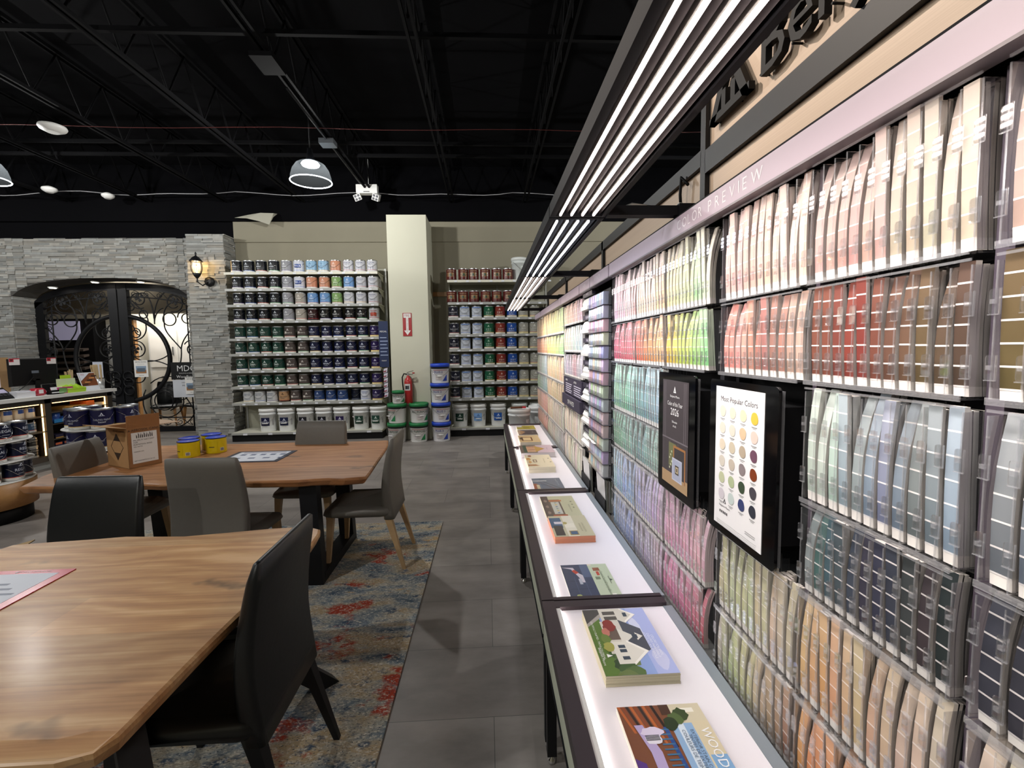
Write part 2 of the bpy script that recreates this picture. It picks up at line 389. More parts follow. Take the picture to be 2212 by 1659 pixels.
# ================================================================== ROOM SHELL
structure(MB().box(-12, -4, -.1, 6, 9.35, 0, 'floor'), 'floor')
structure(MB().box(-12, -4, 4.85, 6, 9.35, 4.95, 'ceiling'), 'ceiling')
YW = 8.8
bw = MB()
bw.box(-4.52, YW, 0, 6, 9.0, 3.52, 'plaster'); bw.box(-4.52, YW-.03, 3.52, 6, 9.0, 3.88, 'plaster')
structure(bw, 'wall_back')
structure(MB().box(-12, YW-.06, 3.885, 6, 9.0, 4.85, 'ceiling').box(-12, YW+.02, 3.6, -4.52, 9.3, 3.884, 'ceiling'), 'trim_1')
structure(MB().box(-12.2, -4, 0, -12, 9, 4.85, 'ceiling'), 'wall_left')
structure(MB().box(6, -4, 0, 6.2, 9, 4.85, 'plaster'), 'wall_right')
structure(MB().box(-12, -4.2, 0, 6, -4, 4.85, 'plaster'), 'wall_front')
# painted column
pc = MB().box(-1.64, 8.0, 0, -.985, 8.8, 3.79, 'pillar_paint')
tag(structure(pc, 'trim_2'))

# stacked ledger stone ------------------------------------------------
def ledger(mb, o, du, u0, u1, v0, v1, low=None, seed=1, dep=(.004, .03), nrm=(0, -1, 0), cuts=()):
    rnd = random.Random(seed); o = Vector(o); du = Vector(du); nn = Vector(nrm); v = v0
    while v < v1-.004:
        h = min(rnd.choice([.026, .036, .036, .046]), v1-v); u = u0
        while u < u1-.004:
            L = min(rnd.uniform(.1, .36), u1-u)
            for q in cuts:
                if u < q-.001 < u+L: L = q-u
            if u1-u-L < .05: L = u1-u
            a = v
            if low:
                q = max(low(u+.003), low(u+L-.003), low(u+L/2))
                if v+h <= q: u += L; continue
                a = max(v, q)
            d = rnd.uniform(*dep); g = rnd.uniform(.5, .66); t = rnd.uniform(-.01, .012)
            mb.obox(o+du*u+Vector((0, 0, a)), du*(L-.002), nn*d, (0, 0, v+h-a-.002), 'stone', lin((g+t, g, g-t-.016)))
            u += L
        v += h
AX, AHW, ASP, ARISE = -6.95, 1.52, 2.60, .31          # arch centre, half width, spring, rise
def arch(u, hw=AHW, sp=ASP, ri=ARISE):
    x = (u-AX)/hw
    return -1 if abs(x) >= 1 else sp+ri*math.sqrt(max(0, 1-x*x*.92)) - ri*math.sqrt(.08)*(abs(x)**6)
st = MB()
N = 24
pts = [(-12, 0), (AX-AHW, 0)]+[(AX-AHW+2*AHW*i/N, max(ASP, arch(AX-AHW+2*AHW*i/N))) for i in range(N+1)]+[(AX+AHW, 0), (-5.0, 0), (-5.0, 3.61), (-12, 3.61)]
st.add([(x, 8.83, z) for x, z in pts]+[(x, 9.28, z) for x, z in pts], [tuple(range(len(pts))), tuple(reversed(range(len(pts), 2*len(pts))))]+[(i, (i+1) % len(pts), (i+1) % len(pts)+len(pts), i+len(pts)) for i in range(len(pts))], 'stone', H('4f4d4a'))
ledger(st, (0, 8.83, 0), (1, 0, 0), -9.6, -5.14, 0, 3.61, low=lambda u: (arch(u) if abs(u-AX) < AHW-.004 else 0), seed=3, cuts=(AX-AHW, AX-AHW+.12, AX-AHW+.3, AX+AHW-.3, AX+AHW-.12, AX+AHW))
ledger(st, (AX-AHW, 8.83, 0), (0, 1, 0), 0, .45, 0, 2.6, seed=4, nrm=(1, 0, 0))
structure(st, 'wall_stone')
sp_ = MB()
sp_.box(-5.15, 8.46, 0, -4.54, 9.2, 3.58, 'stone', H('4a4845'))
ledger(sp_, (-5.16, 8.46, 0), (1, 0, 0), 0, .63, 0, 3.59, seed=8)
ledger(sp_, (-4.54, 8.44, 0), (0, 1, 0), 0, .38, 0, 3.59, seed=9, nrm=(1, 0, 0))
structure(sp_, 'wall_stone_pier')
for x, z, w_ in ((-7.9, 2.79, 1), (-7.15, 2.885, 1), (-6.35, 2.885, 1)):
    e = MB(); e.lathe([(.07, 0, 'white_plastic'), (.07, .02, 'white_plastic')], 16, m='white_plastic'); 
    o = e.build('downlight', loc=(x, 9.0, z-.03)); tag(o, {-7.9: 'leftmost small round downlight in the stone arch soffit', -7.15: 'middle small round downlight in the stone arch soffit', -6.35: 'right small round downlight in the stone arch soffit'}[x], 'light', 'arch downlights')
    MB().lathe([(.05, -.004, 'downlight'), (.05, 0, 'downlight')], 16, m='downlight').build('lens', o)
# wall outlet on the pier side
o = MB().box(-4.515, 8.62, .46, -4.50, 8.69, .58, 'white_plastic').build('wall_outlet'); tag(o, 'white wall outlet on the shaded side of the stone pier', 'outlet')

# room behind the gate -------------------------------------------------
YB = 12.6
rm = MB()
structure(MB().box(-12, 9.35, -.1, -3, 13, 0, 'room_floor'), 'floor_back_room')
structure(MB().box(-12, YB, 0, -3, YB+.1, 3.2, 'coated', H('cbc6b8')), 'wall_back_room')
structure(MB().box(-12, 9.3, 3.2, -3, 13, 3.3, 'coated', H('b4ada0')), 'ceiling_back_room')
structure(MB().box(-3.1, 9.3, 0, -3, 13, 3.2, 'coated', H('cbc6b8')), 'wall_back_room_right')
structure(MB().box(-12.1, 9.3, 0, -12, 13, 3.2, 'coated', H('cbc6b8')), 'wall_back_room_left')
structure(MB().box(-9.05, 11.9, 0, -8.75, YB, 3.2, 'coated', H('d8d4c8')), 'wall_partition')
structure(MB().box(-12, 11.0, 2.45, -3, 11.2, 3.2, 'coated', H('a39a88')), 'trim_back_room_beam')
area_lamp('back_room_lamp', (-7.5, 11.6, 3.12), 3.0, .3, BACKROOM_WATTS, (1, .97, .93))
for i, x in enumerate((-6.6, -5.9, -8.4)):
    tag(MB().box(x, 9.8+.5*i, 3.15, x+.9, 9.9+.5*i, 3.195, 'tube').build('ceiling_light'), ['bright ceiling light strip seen through top of the gate', 'bright ceiling light strip nearest the stone pier behind gate', 'bright ceiling light strip behind left gate leaf'][i], 'light', 'back room light strips')
# door in back room
d = structure(MB().box(-9.95, YB-.04, 0, -9.3, YB, 2.3, 'white_plastic'), 'door_1')
MB().lathe([(.03, 0), (.03, .05)], 10, m='metal').build('handle', d, loc=(-9.4, YB-.08, 1.0))
# white cabinets with wood post
cb = empty('kitchen_cabinet', (-7.9, YB-.02, 0), label='white tall kitchen cabinet seen behind right gate leaf', cat='cabinet')
MB().box(-.55, -.5, 0, 1.6, 0, 2.2, 'white_plastic').build('body', cb)
for i in range(3):
    dd = MB().box(-.5+.7*i, -.53, 1.2, .15+.7*i, -.505, 2.15, 'coated', H('efece4')).build('door', cb); MB().box(.05+.7*i, -.555, 1.5, .07+.7*i, -.53, 1.7, 'metal').build('handle', dd)
    dr = MB().box(-.5+.7*i, -.53, .15, .15+.7*i, -.505, 1.1, 'coated', H('e9e5da')).build('door', cb); MB().box(-.25+.7*i, -.555, .95, -.1+.7*i, -.53, .97, 'metal').build('handle', dr)
tag(MB().box(-8.5, 11.6, 0, -8.42, 11.7, 2.35, 'plinth_wood').box(-8.62, 11.55, 2.35, -8.3, 11.75, 2.42, 'black').build('wood_post'), 'narrow brown wooden post with black cap before white cabinets', 'post')
# display with screen and sloping sample shelves
tv = empty('display_stand', (-10.3, 12.1, 0), label='black sample display stand with grey screen behind left gate leaf', cat='display')
MB().box(-.7, -.1, 0, .62, .3, 2.42, 'black').build('body', tv)
MB().box(-.42, -.13, 1.9, .33, -.105, 2.36, 'screen').build('screen', tv)
for i in range(9):
    MB().obox((-.6, -.12, .45+.15*i), (1.1, 0, 0), (0, -.16, -.03), (0, 0, .05), 'coated', H('4a403a')).build('shelf', tv)

# ================================================================== IRON GATE
GY = 9.22
def spiral(cu, cv, r, a0, turns, sgn=1, r_end=.15, n=30, tail=None):
    out = []
    for i in range(n+1):
        t = i/n; a = math.radians(a0)+sgn*2*PI*turns*t; q = r*(1-(1-r_end)*t); out.append((cu+q*math.cos(a), cv+q*math.sin(a)))
    return (list(tail)+out) if tail else out
def bez(p0, p1, p2, p3, n=12):
    return [tuple((1-t)**3*p0[i]+3*(1-t)**2*t*p1[i]+3*(1-t)*t*t*p2[i]+t**3*p3[i] for i in (0, 1)) for t in [k/n for k in range(n+1)]]
def gate_z(u): return arch(AX+u, 1.52, 2.52, .36)
gates = []
GHW = 1.5
for side, sg in (('left', -1), ('right', 1)):
    root = empty('iron_gate', (AX, GY, 0), label='%s leaf of the arched black wrought iron scroll gate' % side, cat='gate', group='iron gate leaves')
    def W(u, v, y=0): return (sg*u, y, v)
    fr = MB(); n = 16; 
    top = [(u, gate_z(u)) for u in [GHW*k/n for k in range(n+1)]]
    for k in range(n):
        (u0_, z0_), (u1_, z1_) = top[k], top[k+1]
        fr.add([W(u0_, z0_), W(u1_, z1_), W(u1_, z1_-.13), W(u0_, z0_-.13), W(u0_, z0_, .07), W(u1_, z1_, .07), W(u1_, z1_-.13, .07), W(u0_, z0_-.13, .07)], [(0, 1, 2, 3), (7, 6, 5, 4), (0, 4, 5, 1), (3, 2, 6, 7)], 'black_metal')
    fr.box(*W(.012, .03, -.01), *W(.17, top[0][1]-.02, .08), 'black_metal'); fr.box(*W(GHW-.15, .03, 0), *W(GHW, top[-1][1]-.01, .07), 'black_metal')
    fr.box(*W(.1, .03, 0), *W(GHW, .13, .06), 'black_metal')
    fr.build('frame', root)
    rg = MB(); cz = 1.45
    rg.tube([W(.86*math.cos(a), cz+.82*math.sin(a), .03) for a in [math.radians(-82+164*k/30) for k in range(31)]], .04, 8); rg.build('ring', root)
    bar = MB(); bar.tube([W(u, gate_z(u)-.26, .03) for u in [.17+(GHW-.3)*k/12 for k in range(13)]], .012)
    bar.tube([W(.17, .30, .03), W(GHW-.12, .30, .03)], .012); bar.tube([W(GHW-.27, .13, .03), W(GHW-.27, gate_z(GHW-.27)-.26, .03)], .012); bar.build('border_bar', root)
    def curve(pts, r=.012, name='scroll'): MB().tube([W(u, v, .03) for u, v in pts], r, 6).build(name, root)
    # border scrolls
    bs = MB()
    for k in range(5):
        u = .28+.23*k; z = gate_z(u)-.195
        bs.tube([W(a, b, .03) for a, b in spiral(u, z, .055, 90*(k % 2), 1.3, 1 if k % 2 else -1, .2, 16)], .007, 5)
        z = .215; bs.tube([W(a, b, .03) for a, b in spiral(u, z, .06, 90*(k % 2), 1.3, 1 if k % 2 else -1, .2, 16)], .007, 5)
        bs.tube([W(a, b, .03) for a, b in bez((u, .275), (u+.1, .275), (u+.13, .15), (u+.23, .155))], .007, 5)
        za = gate_z(u)-.195; zb = gate_z(u+.23)-.195
        bs.tube([W(a, b, .03) for a, b in bez((u, za+.055), (u+.1, za+.055), (u+.13, zb-.06), (u+.23, zb-.055))], .007, 5)
    for k in range(9):
        z = .5+.22*k
        bs.tube([W(a, b, .03) for a, b in spiral(GHW-.21, z, .05, 0, 1.2, 1, .2, 14)], .007, 5)
    bs.build('border_scrolls', root)
    big = [spiral(.36, 2.56, .17, -60, 1.25, -1, .45), spiral(1.0, 2.5, .18, -110, 1.2, 1, .5), spiral(.2, 2.42, .1, 200, 1.5, -1, .2),
           spiral(.43, 2.29, .075, 0, 1, 1, 1.), spiral(.9, 2.19, .12, 0, 1, 1, 1.), spiral(1.22, 2.22, .17, 180, 1.7, -1, .2),
           bez((.62, 2.2), (.6, 2.75), (.42, 2.75), (.32, 2.62)), bez((.62, 2.15), (.64, 2.85), (1.15, 2.85), (1.17, 2.5)), bez((.62, 2.1), (.62, 2.3), (.75, 2.4), (.8, 2.4)),
           bez((.8, 2.1), (.78, 2.35), (.85, 2.45), (.96, 2.5)), bez((.5, 2.1), (.55, 2.3), (.3, 2.45), (.24, 2.55)), bez((.8, 2.1), (.78, 1.95), (.95, 1.8), (1.08, 1.62)),
           bez((1.08, 1.62), (1.1, 1.8), (1.25, 1.95), (1.4, 2.1)), spiral(1.3, 1.62, .18, 150, 1.1, -1, .5), bez((1.08, 1.62), (1.08, 1.3), (.95, 1.1), (.85, .9)),
           spiral(.26, 1.62, .17, 100, 1.3, -1, .5), spiral(.26, 1.93, .1, 90, 1.2, -1, .5), bez((.17, 2.1), (.3, 2.05), (.2, 1.95), (.32, 1.9)), bez((.45, 2.15), (.5, 1.95), (.4, 1.8), (.2, 1.8)),
           bez((.17, 1.55), (.25, 1.35), (.6, 1.35), (.82, 1.5)), bez((.17, 1.25), (.3, 1.45), (.6, 1.45), (.84, 1.3)), spiral(.26, 1.12, .17, 90, 1.4, 1, .4),
           spiral(.72, .62, .36, 60, 1.35, -1, .55), spiral(.8, .6, .5, 150, .95, 1, 1.), spiral(.7, .62, .2, 0, 1.1, 1, .8), bez((.85, .9), (1.1, .8), (1.2, .5), (1.25, .42)), spiral(1.05, .75, .14, 90, 1.4, 1, .3)]
    for c_ in big: curve([(max(.1, min(GHW-.05, a)), b) for a, b in c_], .011)
    for (lu, lv) in ((.37, 2.6), (1.02, 2.53), (.24, 1.62), (.22, 1.15), (1.3, 1.62)):
        lf = MB()
        for k in range(4):
            a = k*PI/2+.4; c0, s0 = math.cos(a), math.sin(a)
            q = [(0, 0), (.05, .028), (.078, .02), (.068, 0), (.078, -.02), (.05, -.028)]
            pt = [(lu+x*c0-y*s0, lv+x*s0+y*c0) for x, y in q]
            lf.loft([[W(a_, b_, .015) for a_, b_ in pt], [W(a_, b_, .03) for a_, b_ in pt]], 'black_metal', sm=False)
        lf.build('leaf', root)
    hb = MB()
    for z in (.85, 1.0, 1.12): hb.tube([W(.118+.09*math.cos(a), z+.09*math.sin(a), -.04) for a in [2*PI*k/14 for k in range(14)]], .014, 6, closed=True)
    hb.build('pull_handle', root)
def sheet(x0, x1, z0, z1, y, name, label, cat, lines, col='f2f1ee', pic=None):
    mb = MB().box(x0, y, z0, x1, y+.004, z1, 'print', H(col)); o = mb.build(name); tag(o, label, cat); p = MB()
    for t, s, z, c in lines: p.text(t, s, front(((x0+x1)/2, y-.0015, z)), 'print', H(c))
    if pic: 
        a, b, c0, d0 = pic
        p.box(a, y-.001, c0, b, y-.0005, d0, 'print', H('8fa5bd')); p.box(a, y-.0015, c0, b, y-.001, c0+(d0-c0)*.45, 'print', H('a5754a')); p.box(a+.02, y-.002, c0+.03, b-.02, y-.0015, d0-.04, 'print', H('5a6a7a'))
    if p.v: p.build('print', o)
    return o
sheet(-6.7, -6.45, 1.10, 1.42, GY-.06, 'paper_notice', "white WE'VE MOVED notice taped inside the gate ring", 'notice', [("WE'VE MOVED", .032, 1.375, '333333'), ('to our new home', .018, 1.34, '666666'), ('thank you', .022, 1.125, '222222')], pic=(-6.67, -6.48, 1.17, 1.31))
sheet(-7.45, -7.27, 1.10, 1.40, GY-.06, 'paper_sheet', 'blank bluish white sheet taped to left gate leaf', 'notice', [], 'cfd4e2')
o = sheet(-6.02, -5.45, 1.04, 1.37, GY-.08, 'gate_sign', 'black sign with large white letters MD hung on the gate', 'sign', [('MDC', .16, 1.2, 'e8e8e8'), ('BUILDING & DESIGN', .03, 1.15, 'dddddd'), ('Woodhaven', .075, 1.07, 'f4f4f4')], '0b0b0d')
sheet(-6.0, -5.45, .70, 1.035, GY-.08, 'hours_sign', 'white opening hours sign below the black gate sign', 'sign', [('DESIGN CENTER', .03, .97, '333333'), ('MON - FRI', .045, .91, '333333'), ('SAT', .045, .84, '333333'), ('SUN', .045, .77, '333333')], 'd8dce4')
sheet(-5.76, -5.5, .76, 1.08, GY-.10, 'paper_notice', "white WE'VE MOVED notice overlapping the hours sign", 'notice', [("WE'VE MOVED", .03, 1.04, '333333'), ('thank you', .022, .79, '222222')], pic=(-5.74, -5.52, .83, .97))

# ================================================================== WALL LANTERN
wl = empty('wall_lantern', (-4.9, 8.42, 2.75), label='lit black lantern sconce on the stone pier', cat='lantern')
MB().lathe([(.085, 0), (.085, .03), (.04, .05)], 8, m='black_metal').build('wall_plate', wl)
wl.children[0].rotation_euler = (PI/2, 0, 0); wl.children[0].location = (.12, 0, .02)
MB().tube([(.12, -.03, .02), (.06, -.12, -.06), (0, -.16, .0), (0, -.16, .1)], .012).build('arm', wl)
MB().lathe([(.02, .06), (.05, .1), (.07, .14), (.02, .14)], 8, 0, -.16, m='black_metal').build('cup', wl)
MB().lathe([(.065, .15), (.085, .2), (.09, .26), (.075, .33)], 12, 0, -.16, m='lantern_glass', cap0=False, cap1=False).build('glass', wl)
cg = MB()
for k in range(6):
    a = k*PI/3; cg.tube([(q*math.cos(a), -.16+q*math.sin(a), z) for q, z in ((.068, .14), (.088, .19), (.094, .26), (.08, .34))], .005, 5)
cg.build('cage', wl)
MB().lathe([(.105, .335), (.1, .35), (.05, .41), (.015, .43), (.012, .46), (.018, .47), (.004, .5)], 8, 0, -.16, m='black_metal').build('cap', wl)
MB().lathe([(.008, .15), (.014, .2), (.018, .23), (.004, .27)], 8, 0, -.16, m='bulb').build('bulb', wl)
ld = bpy.data.lights.new('lantern_light', 'POINT'); ld.energy = 6; ld.color = (1, .7, .38); ld.shadow_soft_size = .02
lo = bpy.data.objects.new('lantern_light', ld); COL.objects.link(lo); lo.parent = wl; lo.location = (0, -.16, .3)

# ================================================================== PAINT CANS AND BUCKETS
def wrap(mb, r, t, size, z, col, x0=0., m='gloss_print', wide=1.):
    vs, fs, wd = glyphs(t, 0, 'CENTER')
    out = []
    for x, y, _ in vs:
        a = (x*size*wide+x0)/r; out.append((r*math.sin(a), -r*math.cos(a), z+y*size))
    mb.add(out, fs, m, col)
def wrapquad(mb, r, x0, x1, z0, z1, col, m='gloss_print', n=5):
    v = []
    for i in range(n+1):
        a = (x0+(x1-x0)*i/n)/r; v += [(r*math.sin(a), -r*math.cos(a), z0), (r*math.sin(a), -r*math.cos(a), z1)]
    mb.add(v, [(2*i, 2*i+2, 2*i+3, 2*i+1) for i in range(n)], m, col)
def logo(mb, r, z, s, col):
    for a, b in (((-s, z), (0, z+2*s)), ((s, z), (0, z+2*s))):
        v = [(a[0], a[1]), (a[0]*.45, a[1]), (0, z+1.1*s), (b[0], b[1])]
        mb.add([(r*math.sin(x/r), -r*math.cos(x/r), y) for x, y in v], [(0, 1, 2, 3)] if a[0] < 0 else [(3, 2, 1, 0)], 'gloss_print', col)
    wrapquad(mb, r, -s*1.6, s*1.6, z-.006, z-.002, col)
WHT = H('e8e8e6'); CANR, CANH = .089, .2
# kind: (label colour, words, lettering colour, base band colour, plain words for the label)
KIND = {
 'bk': ('0e1118', 'AURA', 'd7dde6', 'e6e6e2', 'black'), 'gy': ('8f9096', 'AURA', 'e9ebee', 'e4e4e2', 'grey'), 'wg': ('a39d93', 'AURA', 'eeeae2', 'e4e2dc', 'warm grey'),
 'ix': ('c9ccd6', 'INSL-X', 'e9ecf4', 'dadce2', 'white and blue'), 'lb': ('8fb4cf', 'NATURA', '3e6c93', 'e4e4e2', 'light blue'), 'bl': ('6d97c9', 'SPEC', 'e6edf8', 'e4e4e2', 'sky blue'),
 'or': ('c4876a', 'SPEC', 'f2ded4', 'e6e2dc', 'orange'), 'gn': ('7fa163', 'SPEC', 'e8f0dc', 'e4e4e0', 'leaf green'), 'wh': ('c9cad0', 'MULTI', '4b5476', 'dcdce0', 'white'),
 'sx': ('0d0c10', 'SCUFF-X', 'e8e8e8', 'dadada', 'black'), 'sm': ('2a0e12', 'SCUFF-X', 'e0dada', '301014', 'dark maroon'), 'rd': ('b4b4b8', 'PRIMER', '8c2320', 'cfcfd0', 'white and red'),
 'be': ('16382f', 'ben', 'dfe8e2', 'e4e4e0', 'dark green'), 'ad': ('4b4340', 'ADVANCE', 'e2dcd6', 'e4e4e0', 'brown'), 'rg': ('101634', 'REGAL', 'dfe4f2', 'e6e4de', 'navy blue'),
 'us': ('261a4a', 'ULTRA SPEC', 'e2def0', 'ead9a8', 'purple'), 'su': ('c3c5c6', 'SUPER SPEC', '4d5a72', 'e0e0dc', 'pale grey'), 'sh': ('b08a66', 'SUPER HIDE', '2c1c14', '3c2a20', 'tan and brown'),
 'az': ('27406f', 'AQUA LOCK', 'd5def0', 'dfe2e6', 'medium blue'), 'dn': ('10182c', 'REGAL', '46506c', '5a6072', 'dark navy'), 'ww': ('d8dbe4', 'WATER', '2d4a80', 'e4e6ea', 'white with blue band'),
 'st': ('5a1f1c', 'STAIN', 'd8c49a', '4a1a18', 'maroon wood stain'), 'fl': ('1b1d2c', 'FLOOR & PATIO', 'e2e2e6', 'e6e4e0', 'dark navy'), 'fw': ('c6ccd6', 'STIX', '24304c', 'dde0e4', 'white and blue'),
 'fg': ('14553a', 'PlatFinish', 'bfe0c8', 'e2e2de', 'green'), 'fr': ('7d2c22', 'Low Lustre', 'f0d6c8', 'e2deda', 'brick red'), 'fb': ('1c4a9a', 'Soft Gloss', 'dbe6fa', 'e2e2e0', 'blue'),
 'fs': ('9d9c92', 'Semi-Gloss', 'eeeee6', 'd8cfa4', 'silver grey'), 'cp': ('1a1a44', 'CEILING PAINT', 'dcdff0', 'e6e4dc', 'indigo ceiling paint'), 'cr': ('d9cdb8', 'KILZ', '2b4a86', 'd8ccb8', 'cream'), 'db': ('39506a', 'SPEC', 'c9d4e0', 'cfd0d0', 'slate blue'), 'dk': ('24221f', 'ADVANCE', 'b8b2a6', 'a8a49a', 'charcoal')}
STRIPE = {'p': ('4b2a7a', 'purple'), 'b': ('2a5cc0', 'blue'), 'o': ('d4543a', 'orange'), 'g': ('2f9a50', 'green'), 'y': ('d8b04a', 'yellow'), 'r': ('a32a2a', 'red'), 'n': (None, None)}
_CAN = {}
def can_proto(kind, stripe, r=CANR, h=CANH, bail=True):
    lab, word, tc, base, _ = KIND[kind]; L, B = H(lab), H(base); T = H(tc)
    b = MB(); s = STRIPE[stripe][0]
    prof = [(r, 0, 'metal', L), (r+.0015, .004, 'gloss_print', B), (r, .028, 'gloss_print', H(s) if s else L), (r, .034, 'gloss_print', L), (r, h-.014, 'metal', L), (r+.002, h-.007, 'metal', L), (r+.001, h-.001, 'metal', L)]
    if kind == 'ix': prof[3] = (r, .034, 'gloss_print', L)
    b.lathe(prof, 22, m='metal', cap0=True, cap1=False); body = b.build('paint_can'); 
    l = MB(); l.lathe([(r+.001, h-.002, 'metal'), (r-.008, h, 'metal'), (r-.012, h-.006, 'galv'), (r-.03, h-.006, 'galv'), (.002, h-.005, 'galv')], 22, m='galv', cap0=False); l.build('lid', body)
    p = MB(); q = r+.0012
    if kind in ('ix', 'cr'):
        wrapquad(p, q, -.05, .06, .075, .135, H('23448c')); wrap(p, q+.001, word, .035, .095, T)
    elif kind == 'st':
        wrapquad(p, q, -.06, .06, .06, .13, H('8a6a44')); wrapquad(p, q+.0005, -.02, .02, .07, .115, H('3c4a3a')); wrap(p, q+.001, 'WOODLUXE', .022, .15, T)
    elif kind in ('fw', 'rd', 'wh', 'su', 'ww'):
        wrapquad(p, q, -.055, .055, .05, .085, mix(L, T, .35)); wrap(p, q+.0008, word, .024, .12, T); wrapquad(p, q, -.06, .06, .15, .158, T)
        if kind == 'fw': wrapquad(p, q, -.085, .085, .168, .184, H('2c66b4'))
        if kind == 'rd': wrapquad(p, q+.0003, -.055, .055, .06, .12, H('a83a24'))
    elif kind in ('fg', 'fr', 'fb'):
        for xx in (-.035, 0, .035): wrapquad(p, q, xx-.012, xx+.012, .075, .1, mix(L, T, .35))
        logo(p, q, .135, .012, T); wrap(p, q+.0008, word, .026, .045, T)
    elif kind == 'ad':
        wrapquad(p, q, -.07, -.02, .075, .11, H('d8cfc6')); logo(p, q, .135, .014, T); wrap(p, q+.0008, word, .027, .08, T, .008)
    else:
        logo(p, q, .135, .015, T); wrap(p, q, word, {'be': .058}.get(kind, .036 if len(word) < 8 else .022), .085, T); wrapquad(p, q, -.03, .03, .06, .064, mix(L, T, .6))
        if kind == 'cp': wrap(p, q, 'PAINT', .022, .06, T)
    wrap(p, q+.0006, '1 GAL 3.79 L', .012, .01, H('555555')); p.build('label_print', body)
    if bail:
        hb = MB(); hb.tube([(-(r+.004), -.0, h-.045)]+[((r+.007)*math.sin(a), -(r+.007)*math.cos(a), h-.045-.085*math.cos(a)**2) for a in [math.radians(-85+17*k) for k in range(11)]]+[(r+.004, 0, h-.045)], .0022, 5, 'chrome'); hb.build('bail_handle', body)
    body['category'] = 'paint can'; _CAN[(kind, stripe, bail)] = remember(body); body['fresh'] = 1; return body
def place_can(kind, stripe, x, y, z, label, group, rot=0., bail=True):
    k = (kind, stripe, bail); b = _CAN.get(k) or can_proto(kind, stripe, bail=bail)
    if b.get('fresh'):
        del b['fresh']; b.location = (x, y, z); b.rotation_euler = (0, 0, rot); b['label'] = label; b['group'] = group; return b
    return dup(b, (x, y, z), rot, label, group)

def rack_unit(name, x0, x1, yf, zs, deck, label, sh0, top):
    root = empty(name, ((x0+x1)/2, yf+.25, 0), label=label, cat='shelving'); ox, oy = (x0+x1)/2, yf+.25
    def bx(mb, a, b, c, d, e, g_, m, col=(1, 1, 1)): return mb.box(a-ox, b-oy, c, d-ox, e-oy, g_, m, col)
    bx(MB(), x0, YW-.10, .1, x1+.04, YW-.085, top, 'pegboard').build('back_panel', root)
    nU = 3
    for i in range(nU):
        x = x0+(x1-x0)*i/(nU-1); q = MB(); bx(q, x-.015+(.03 if i == nU-1 else 0), YW-.12, .0, x+.015+(.03 if i == nU-1 else 0), YW-.08, top, 'shelf_metal')
        q2 = q.build('upright', root)
    bx(MB(), x0, yf+.02-.08, 0, x1, YW-.13, .115, 'black').build('kick_base', root)
    d = MB(); bx(d, x0, yf-.08, .12, x1, YW-.13, .152, 'cream_metal'); d.build('base_deck', root)
    t = MB(); bx(t, x0, yf-.085, .118, x1, yf-.081, .155, 'shelf_metal')
    for k in range(6): bx(t, x0+.2+k*.42, yf-.089, .115, x0+.27+k*.42, yf-.086, .145, 'print', H('e2e4ea'))
    t.build('price_rail', root)
    for i, z in enumerate(zs):
        s = MB(); bx(s, x0, yf, z-.022, x1, YW-.13, z, 'cream_metal'); so = s.build('shelf', root)
        t = MB(); bx(t, x0, yf-.012, z-.042, x1, yf, z, 'shelf_metal' if not (i == 0) else 'cream_metal')
        for k in range(12): bx(t, x0+.12+k*.205+(i % 3)*.03, yf-.016, z-.038, x0+.17+k*.205+(i % 3)*.03, yf-.0125, z-.012, 'print', H('dfe3ea'))
        t.build('price_rail', so)
        for x in (x0+.01, x1-.01):
            b = MB(); b.loft([[(x-.002-ox, yf+.05-oy, z-.024), (x-.002-ox, YW-.12-oy, z-.024), (x-.002-ox, YW-.12-oy, z-.14)], [(x+.002-ox, yf+.05-oy, z-.024), (x+.002-ox, YW-.12-oy, z-.024), (x+.002-ox, YW-.12-oy, z-.14)]], 'cream_metal', sm=False); b.build('bracket', so)
    return root
ZL = [2.895, 2.618, 2.350, 2.076, 1.776, 1.514, 1.227, .946, .665]
ZR = [2.740, 2.356, 2.090, 1.798, 1.540, 1.256, .957, .670]
rack_unit('shelving_unit', -4.42, -1.86, 8.2, ZL, .15, 'tall wall shelving of paint cans between stone pier and white column', 0, 3.02)
rack_unit('shelving_unit', -.67, 1.08, 8.2, ZR, .15, 'wall shelving of paint cans right of the white column', 0, 3.0)
rows = ['bk.p bk.b bk.o bk.g gy.p ix.b lb.y lb.y or.r wh.r wh.r wh.r', 'bk.p bk.b bk.o bk.g gy.p ix.b or.r or.r gn.r bl.b wh.r wh.r', 'bk.p bk.b bk.o bk.g gy.g wg.r bl.r bl.r gn.r wh.y wh.y wh.r',
        'bk.p bk.b bk.o bk.g gy.p wg.o sm.r sx.p sx.b sx.o sx.g rd.r', 'be.p be.b be.o be.g ad.o ad.g rg.y rg.p rg.b rg.o rg.g us.y', 'be.p be.b be.o be.g ad.o ad.g rg.y rg.p rg.b rg.o rg.g us.y',
        'be.p be.b be.o be.g ad.o ad.g rg.y rg.p rg.b rg.o rg.g us.y', 'be.p be.b be.o be.g ad.o ad.g rg.y rg.p rg.b rg.o rg.g us.y', 'su.y su.b su.p sh.r ad.o ad.g az.y az.b az.b dn.n ww.b us.y']
